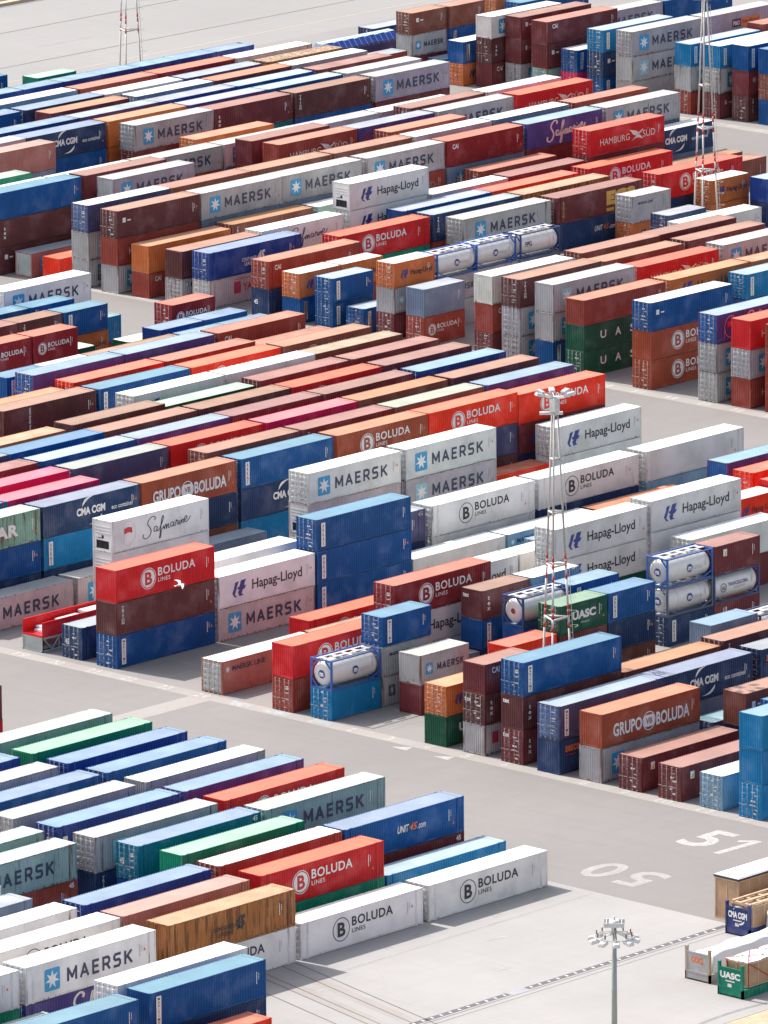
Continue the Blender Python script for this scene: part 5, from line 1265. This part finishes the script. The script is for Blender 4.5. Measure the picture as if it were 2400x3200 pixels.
for nm, key, pts, yy, zz in (('swoosh', 'fr1', crescent(0, 0, 0.95, 0.32, 0.10, 0.24), 0.45, 2.0), ('swoosh', 'fr2', crescent(0.95, 0.32, 0, 0, 0.10, 0.24), 0.25, 0.95)):
    o = obj(nm, polys(key, pts), r_, (-6.095+0.022, yy, zz), color=INK['white']+(1,)); o.rotation_euler = (R(90), 0, R(-90))
def crate(x0, x1, y0, y1, z0, z1, label, roof=None, cleats=True, group=None):
    root = empty('wooden_crate', ((x0+x1)/2, (y0+y1)/2, z0)); tag(root, label, 'crate', group)
    a, b, h = (x1-x0)/2, (y1-y0)/2, z1-z0
    bm = bmesh.new(); box(bm, -a, a, -b, b, 0.0, h); obj('box', mesh_of(bm, 'box', M_WOOD), root)
    bm = bmesh.new(); n = max(2, int((x1-x0)/1.2))
    for i in range(n+1):
        x = -a+(2*a-0.09)*i/n
        for s in (-1, 1):
            y0_, y1_ = sorted((s*b, s*(b+0.025))); box(bm, x, x+0.09, y0_, y1_, 0.0, h)
    for i in range(3):
        y = -b+(2*b-0.09)*i/2
        box(bm, -a-0.025, -a, y, y+0.09, 0.0, h)
    for zz in (0.0, h-0.10):
        box(bm, -a, a, -b-0.045, -b-0.026, zz, zz+0.10); box(bm, -a-0.045, -a-0.026, -b, b, zz, zz+0.10)
    obj('batten', mesh_of(bm, 'batten', M_WOODP), root)
    return root, a, b, h
root, a, b, h = crate(490.15, 501.2, 422.35, 424.45, 0.70, 2.62, 'long wooden crate bound with red straps on the green flat rack')
bm = bmesh.new()
for i in range(24):
    for j in range(5):
        f = lambda i_, j_: (-a+2*a*i_/24, -b-0.03+(2*b+0.06)*j_/5, h+0.03+0.05*math.sin(i_*1.7+j_*2.1)*math.sin(j_*0.9+i_*0.4))
        v = [bm.verts.new(f(*p)) for p in ((i, j), (i+1, j), (i+1, j+1), (i, j+1))]; bm.faces.new(v).smooth = True
box(bm, -a, a, -b-0.03, b+0.03, h-0.12, h+0.0)
obj('cover_sheet', mesh_of(bm, 'cover_sheet', M_TARPW), root)
bm = bmesh.new()
P = lambda x, y, z: Vector((x, y, z))
for x in (-a+0.1, -a+3.1, -a+6.2):
    bar(bm, P(x, -b-0.05, h+0.05), P(x, -b-0.05, -0.3), 0.03, 0.07); bar(bm, P(x, -b, h+0.09), P(x+2.6, b, h+0.10), 0.05, 0.03); bar(bm, P(x, b, h+0.10), P(x+2.9, -b, h+0.09), 0.05, 0.03)
    bar(bm, P(x, -b-0.055, h), P(x+3.0, -b-0.055, 0.1), 0.03, 0.07)
bar(bm, P(-a-0.05, b-0.1, h+0.05), P(-a-0.05, b-0.35, -0.1), 0.05, 0.05)
obj('strap', mesh_of(bm, 'strap', M_STRAP), root)
def lumpy(x0, x1, y0, y1, z0, h, name, label, mat, seed, amp=0.16):
    rr = random.Random(seed); nx, ny = 40, 10; bm = bmesh.new(); ph = [rr.uniform(0, 6.3) for _ in range(8)]
    def zf(u, v):
        e = min(1.0, min(u, 1-u)*34, min(v, 1-v)*9); e = max(0.0, e)**0.5
        return z0+e*(h+amp*(math.sin(u*17+ph[0])*math.sin(v*5+ph[1])+0.6*math.sin(u*31+ph[2]+v*7)+0.5*math.sin(u*9+ph[3])))
    g = [[bm.verts.new((x0+(x1-x0)*i/nx, y0+(y1-y0)*j/ny, zf(i/nx, j/ny))) for j in range(ny+1)] for i in range(nx+1)]
    for i in range(nx):
        for j in range(ny): bm.faces.new((g[i][j], g[i+1][j], g[i+1][j+1], g[i][j+1])).smooth = True
    lo = [bm.verts.new((x0+(x1-x0)*i/nx, y0+(y1-y0)*j/ny, z0-0.02)) for i, j in ((0, 0), (nx, 0), (nx, ny), (0, ny))]; bm.faces.new(lo[::-1])
    o = obj(name, mesh_of(bm, name, mat)); tag(o, label, 'covered cargo'); return o
lumpy(491.5, 502.6, 426.9, 429.05, 0.66, 1.45, 'tarpaulin_covered_cargo', 'white tarpaulin draped over lumpy cargo on the pale grey flat rack', M_TARPW, 3, 0.07)
lumpy(503.6, 513.5, 430.1, 432.3, 0.0, 2.2, 'tarpaulin_covered_cargo', 'white wrapped cargo lashed in front of the navy flat rack', M_TARPW, 5, 0.03)
root, a, b, h = crate(502.9, 514.2, 432.75, 434.9, 0.70, 2.4, 'wooden crate with open slatted top on the navy flat rack')
bm = bmesh.new()
for i in range(9): box(bm, -a+i*1.35, -a+i*1.35+0.22, -b, b, h, h+0.10)
for y in (-b, -0.1, b-0.2): box(bm, -a, a, y, y+0.2, h+0.10, h+0.2)
obj('slat', mesh_of(bm, 'slat', M_WOODP), root)
root, a, b, h = crate(505.2, 517.5, 436.2, 438.6, 0.02, 3.3, 'tall wooden crate with white striped roof and black edging')
bm = bmesh.new(); box(bm, -a-0.08, a+0.08, -b-0.08, b+0.08, h, h+0.16); obj('edging', mesh_of(bm, 'edging', M_TRIM), root)
bm = bmesh.new(); box(bm, -a-0.06, a+0.06, -b-0.06, b+0.06, h+0.161, h+0.19)
for i in range(8): box(bm, -a, a, -b+0.05+i*0.3, -b+0.17+i*0.3, h+0.19, h+0.25)
obj('striped_roof', mesh_of(bm, 'striped_roof', M_TARPW), root)
root, a, b, h = crate(477.6, 489.0, 411.7, 414.4, 0.02, 2.0, 'low timber crate with black edging cut off by the bottom right corner')
bm = bmesh.new(); box(bm, -a-0.05, a+0.05, -b-0.05, b+0.05, h, h+0.10); obj('edging', mesh_of(bm, 'edging', M_TRIM), root)
bm = bmesh.new()
for i in range(9): box(bm, -a+0.1, a-0.1, -b+0.1+i*0.28, -b+0.34+i*0.28, h+0.101, h+0.14)
obj('roof_board', mesh_of(bm, 'roof_board', M_WOODP), root)

# red open bin on a grey folded rack, with white slabs lying in it
gx, gy = 530.1, 537.35
root = empty('folded_flat_rack', (gx+6.1, gy+W/2, 0.012)); tag(root, 'grey folded flat rack on the ground carrying the red open bin', 'flat rack')
bm = bmesh.new(); box(bm, -6.1, -6.0, -W/2, W/2, 0.0, 1.30); box(bm, -6.13, -6.0, -W/2, -W/2+0.12, 0, 1.30); box(bm, -6.13, -6.0, W/2-0.12, W/2, 0, 1.30); box(bm, -6.13, -6.0, -W/2, W/2, 0, 0.1); obj('end_panel', mesh_of(bm, 'end_panel', M_PAINT), root, color=(0.33, 0.36, 0.35, 0.4))
bm = bmesh.new()
for s in (-1, 1):
    y = s*(W/2-0.08); bar(bm, (-6.0, y, 0.08), (6.0, y, 0.08), 0.12, 0.14); bar(bm, (-6.0, y, 1.22), (6.0, y, 1.22), 0.12, 0.14)
    for i in range(6): bar(bm, (-5.9+i*2.0, y, 1.2), (-4.9+i*2.0, y, 0.12), 0.08, 0.08); bar(bm, (-4.9+i*2.0, y, 0.12), (-3.9+i*2.0, y, 1.2), 0.08, 0.08); bar(bm, (-4.0+i*2.0, y, 0.1), (-4.0+i*2.0, y, 1.2), 0.08, 0.08)
obj('side_truss', mesh_of(bm, 'side_truss', M_PAINT), root, color=(0.42, 0.46, 0.46, 0.3))
bm = bmesh.new(); box(bm, -5.9, 6.0, -W/2+0.2, W/2-0.2, 0.2, 0.5); obj('deck', mesh_of(bm, 'deck', M_PAINT), root, color=(0.25, 0.24, 0.22, 0.5))
root = empty('open_bin', (gx+6.1, gy+W/2, 1.33)); tag(root, 'bright red open-ended bin raised on a grey rack', 'bin')
bm = bmesh.new(); box(bm, -6.1, 6.1, -W/2, W/2, 0.0, 0.18); obj('floor', mesh_of(bm, 'floor', M_PAINT), root, color=PAL['red'][1]+(0.1,))
for s in (-1, 1):
    bm = bmesh.new(); y0_, y1_ = sorted((s*W/2, s*(W/2-0.06))); box(bm, -6.1, 6.1, y0_, y1_, 0.18, 1.26)
    corr(bm, -6.0, 6.0, 0.18, 1.24, 0.04, 0.28, lambda u, d, z: (u, s*(W/2-0.065-d), z)); y0_, y1_ = sorted((s*(W/2+0.004), s*(W/2-0.11))); box(bm, -6.1, 6.1, y0_, y1_, 1.24, 1.32)
    obj('side_wall', mesh_of(bm, 'side_wall', M_PAINT), root, color=PAL['red'][1]+(0.1,))
for i, (x, y, z, lx, ly) in enumerate(((531.0, 537.75, 1.52, 2.2, 1.5), (531.3, 537.85, 1.74, 2.3, 1.5), (533.6, 537.9, 1.96, 2.6, 1.5), (536.6, 537.8, 1.86, 4.4, 1.7))):
    bm = bmesh.new(); box(bm, -lx/2, lx/2, -ly/2, ly/2, 0, 0.18 if i != 3 else 0.5); bmesh.ops.bevel(bm, geom=bm.edges[:], offset=0.03)
    o = obj('white_slab', mesh_of(bm, 'white_slab', M_TARPW), None, (x+lx/2, y+ly/2, z)); o.rotation_euler = (0, 0, R((2, -4, 3, 0)[i]))
    tag(o, ('lowest white slab near the open end of the red bin', 'white slab resting on the lowest slab in the red bin', 'white slab farther in, above the others in the red bin', 'longest white slab deep inside the red bin')[i], 'slab', 'white slabs in the red bin')
# open-topped container under a blue tarpaulin, far away
tx, ty = 748.6, ROW(-41.6)
root = empty('open_top_container', (tx+6.1, ty+W/2, 0.012)); tag(root, 'dark open-topped container under a bright blue tarpaulin, beside the yellow-brown roof', 'open container')
bm = bmesh.new(); box(bm, -6.1, 6.1, -W/2, W/2, 0, 2.35); obj('body', mesh_of(bm, 'body', M_PAINT), root, color=(0.05, 0.03, 0.10, 0.3))
bm = bmesh.new(); n = 14
for i in range(n):
    xa, xb = -6.2+12.4*i/n, -6.2+12.4*(i+1)/n; s = 0.05 if i % 2 else -0.02
    for (y0_, z0_, y1_, z1_) in ((-1.27, 2.15, -0.45, 3.1+s), (-0.45, 3.1+s, 0.6, 3.2), (0.6, 3.2, 1.27, 2.15)):
        bm.faces.new([bm.verts.new(p) for p in ((xa, y0_, z0_), (xb, y0_, z0_), (xb, y1_, z1_), (xa, y1_, z1_))]).material_index = 0 if y0_ < -1 or y1_ > 1 else 1
    if i % 2: box(bm, xa, xa+0.09, -1.30, -0.44, 2.2, 2.24)
    bar(bm, (xa, -1.29, 2.15), (xa, -0.45, 3.14), 0.07, 0.03, 1)
bm.faces.new([bm.verts.new(p) for p in ((-6.2, -1.27, 2.15), (-6.2, -0.45, 3.1), (-6.2, 0.6, 3.2), (-6.2, 1.27, 2.15))]).material_index = 1
me = mesh_of(bm, 'tarpaulin', M_TARPB); me.materials.append(M_TARPL); obj('tarpaulin', me, root)  # second colour is a paler blue on top, near end and seams
# gull gliding in front of the red, brown and blue stack
bm = bmesh.new()
prof = [(-0.30, 0.012, 0.0), (-0.22, 0.05, 0.0), (-0.08, 0.085, -0.01), (0.06, 0.088, -0.01), (0.16, 0.06, 0.01), (0.21, 0.05, 0.03), (0.25, 0.045, 0.03), (0.29, 0.02, 0.02), (0.34, 0.006, 0.01)]
rows = [[bm.verts.new((x, r*math.cos(2*math.pi*i/10), zc+r*0.9*math.sin(2*math.pi*i/10))) for i in range(10)] for x, r, zc in prof]
for A, B in zip(rows, rows[1:]):
    for i in range(10): bm.faces.new((A[i], B[i], B[(i+1) % 10], A[(i+1) % 10])).smooth = True
bm.faces.new(rows[0]); bm.faces.new(rows[-1][::-1])
for s in (-1, 1):
    st = [(0.10, -0.10, 0.06, 0.02, 0.02), (0.16, -0.06, 0.30, 0.13, 0.018), (0.08, -0.10, 0.52, 0.12, 0.012), (-0.08, -0.16, 0.74, 0.06, 0.004)]
    rr_ = [[bm.verts.new(p) for p in ((xf, s*y, z+t_), (xb, s*y, z), (xf, s*y, z-t_))] for xf, xb, y, z, t_ in st]
    for A, B in zip(rr_, rr_[1:]):
        for i in range(3): bm.faces.new((A[i], B[i], B[(i+1) % 3], A[(i+1) % 3]))
    bm.faces.new(rr_[0]); bm.faces.new(rr_[-1])
bm.faces.new([bm.verts.new(p) for p in ((-0.28, -0.03, 0.0), (-0.28, 0.03, 0.0), (-0.42, 0.09, 0.0), (-0.42, -0.09, 0.0))])
bmesh.ops.recalc_face_normals(bm, faces=bm.faces[:])
g = obj('seagull', mesh_of(bm, 'seagull', plain('gull_plumage', (0.62, 0.61, 0.60), 0.8, 0, 0.2, 4.0)), None, (535.3, 525.65, 7.0)); g.rotation_euler = (R(12), R(-6), R(-25)); g.scale = (1.25, 1.25, 1.25)
tag(g, 'white gull gliding in front of the red, brown and blue stack', 'gull')
# tyre marks on the apron
tm = []
for rad, cx, cy in ((24.0, 486.0, 394.5), (25.9, 486.0, 394.5)):
    for i in range(24):
        a, b = R(40+i*2.6), R(42.6+i*2.6); tm.append([(cx+rad*math.cos(a), cy+rad*math.sin(a)), (cx+(rad+0.35)*math.cos(a), cy+(rad+0.35)*math.sin(a)), (cx+(rad+0.35)*math.cos(b), cy+(rad+0.35)*math.sin(b)), (cx+rad*math.cos(b), cy+rad*math.sin(b))])
flat('tyre_marks', tm, plain('tyre_rubber_mark', (0.22, 0.21, 0.21), 0.85), 0.018)

# ------------------------------------------------------------------ past three hundred containers: the least visible ones become one object
SMALL = set([2, 19, 21, 22, 39, 41, 46, 47, 48, 50, 51, 52, 53, 56, 57, 58, 62, 63, 64, 65, 66, 67, 68, 74, 75, 82, 83, 88, 94, 106, 114, 117, 124, 125, 127, 133, 136, 139, 145, 146, 147, 150, 152, 164, 165, 168, 170, 171, 172, 173, 174, 175, 178, 183, 186, 189, 192, 195, 198, 201, 204, 206, 211, 223, 225, 228, 232, 237, 238, 239, 240, 241, 242, 243, 244, 245, 250, 252, 253, 254, 259, 260, 261, 262, 263, 264, 265, 268, 271, 272, 273, 275, 277, 279, 281, 283, 285, 286, 287, 289, 290, 291, 298, 305, 307, 319, 321, 323, 325, 327, 329, 334, 336, 338, 345, 347, 353, 354, 363, 365, 367, 368, 370, 372, 375, 376, 380, 381, 382, 390, 395, 399, 400, 416, 417, 418, 419, 420, 422, 423, 425, 426, 428, 429, 430, 431, 432, 435, 437, 440, 441, 442, 445, 446, 448, 449, 451, 452, 453, 456, 458, 461, 462, 463, 464])
mats = paint_material(True)
V, Fc, Cc = [], [], []
def swallow(o, M):
    M = M @ o.matrix_local if o.parent else o.matrix_basis
    if o.type == 'MESH':
        b = len(V); V.extend([tuple(M @ v.co) for v in o.data.vertices]); c = tuple(o.color)
        for p in o.data.polygons: Fc.append([b+i for i in p.vertices]); Cc.append((c, len(p.vertices)))
    for ch in o.children: swallow(ch, M)
def remove(o):
    for ch in list(o.children): remove(ch)
    bpy.data.objects.remove(o)
bpy.context.view_layer.update()
gone = [containers[i]['o'] for i in sorted(SMALL)]+fillers
for o in gone: swallow(o, Matrix.Identity(4))
for o in gone: remove(o)
me = bpy.data.meshes.new('stacked_containers'); me.from_pydata(V, [], Fc)
ca = me.color_attributes.new('paint', 'FLOAT_COLOR', 'CORNER'); buf = []
for c, k in Cc: buf.extend(c*k)
ca.data.foreach_set('color', buf); me.materials.append(mats)
tag(obj('stacked_containers', me), 'remaining shipping containers packed between and under the others', 'containers', None, 'stuff')
# ------------------------------------------------------------------ labels: the fewest true facts that single each container out
def pix(c):
    p = Vector((c['x']+c['L']/2, c['y']+W/2, c['z']+c['H']-CAM_Z)); z = p.dot(fw); return 0.5+F_PX*p.dot(r2)/z/2400, 0.5-F_PX*p.dot(u2)/z/3200
def facts(c):
    f = []
    top = [d for d in containers if abs(d['x']-c['x']) < 1 and abs(d['y']-c['y']) < 0.5 and abs(d['z']-c['z']-c['H']) < 0.1]
    low = [d for d in containers if abs(d['x']-c['x']) < 1 and abs(d['y']-c['y']) < 0.5 and abs(d['z']+d['H']-c['z']) < 0.1]
    nm = lambda d: PAL[d['c']][0]
    if top: f.append('under a %s one' % nm(top[0]))
    if low: f.append('on top of a %s one' % nm(low[0]))
    def near(test):
        q = [d for d in containers if d is not c and test(d) and abs(d['z']+d['H']-c['z']-c['H']) < 2]
        return min(q, key=lambda d: abs(d['x']-c['x'])+abs(d['y']-c['y'])) if q else None
    ov = lambda d: min(d['x']+d['L'], c['x']+c['L'])-max(d['x'], c['x']) > 3
    for t, test in (('behind a %s one', lambda d: 1.5 < c['y']-d['y'] < 6 and ov(d)), ('in front of a %s one', lambda d: 1.5 < d['y']-c['y'] < 6 and ov(d)),
                    ('left of a %s one', lambda d: abs(d['y']-c['y']) < 1 and 0 < d['x']-c['x'] < 16), ('right of a %s one', lambda d: abs(d['y']-c['y']) < 1 and 0 < c['x']-d['x'] < 16)):
        d = near(test)
        if d: f.append(t % nm(d))
    u, v = pix(c)
    f.append('in the %s %s of the photo' % (('top', 'upper', 'middle', 'lower', 'bottom')[min(4, max(0, int(v*5)))], ('left', 'centre', 'right')[min(2, max(0, int(u*3)))]))
    c['base'] = ('short ' if c['t'][0] == '2' else 'extra long ' if c['t'] == '5' else 'long ')+PAL[c['c']][0]+' container'
    c['mark'] = MARKTXT.get(c['liv'], ''); return f
for c in containers: c['f'] = facts(c)
for i, c in enumerate(containers):
    if i in SMALL: continue
    best = None
    for k in range(0, 5):
        for comb in itertools.combinations(c['f'], k):
            for mk in ((c['mark'], '') if c['mark'] else ('',)):
                t = c['base']+(' '+mk if mk else '')+(', ' if comb else '')+', '.join(comb)
                if not 4 <= len(t.split()) <= 16: continue
                if not any(d is not c and d['base'] == c['base'] and (not mk or d['mark'] == mk) and all(x in d['f'] for x in comb) for d in containers): best = t; break
            if best: break
        if best: break
    if not best:
        u, v = pix(c)
        same = sorted((d for d in containers if d['base'] == c['base'] and d['f'][-1] == c['f'][-1]), key=lambda d: pix(d)[1])
        best = c['base']+', number %d downwards '+c['f'][-1]; best = best % (same.index(c)+1)
    tag(c['o'], best, 'shipping container', 'shipping containers in the yard')
KIND = {'tt': 'white tank in blue frame', 'tg': 'white tank with violet lettering', 'fpg': 'banded white tank', 'red': 'white tank with red hub', 'old': 'banded white tank with ladder in dark frame'}
for t in tanks:
    c = min(containers, key=lambda d: abs(d['x']-t['x'])+abs(d['y']-t['y'])*2+abs(d['z']+d['H']-t['z']))
    tag(t['o'], KIND[t['kind']]+(', stacked on two others' if t['z'] > 4 and t['kind'] == 'tt' and t['x'] < 600 else ', beside or on a '+PAL[c['c']][0]+' container')+(', leftmost of three' if 650 < t['x'] < 655 else ', middle of three' if 655 < t['x'] < 660 else ''), 'tank container', 'tank containers')
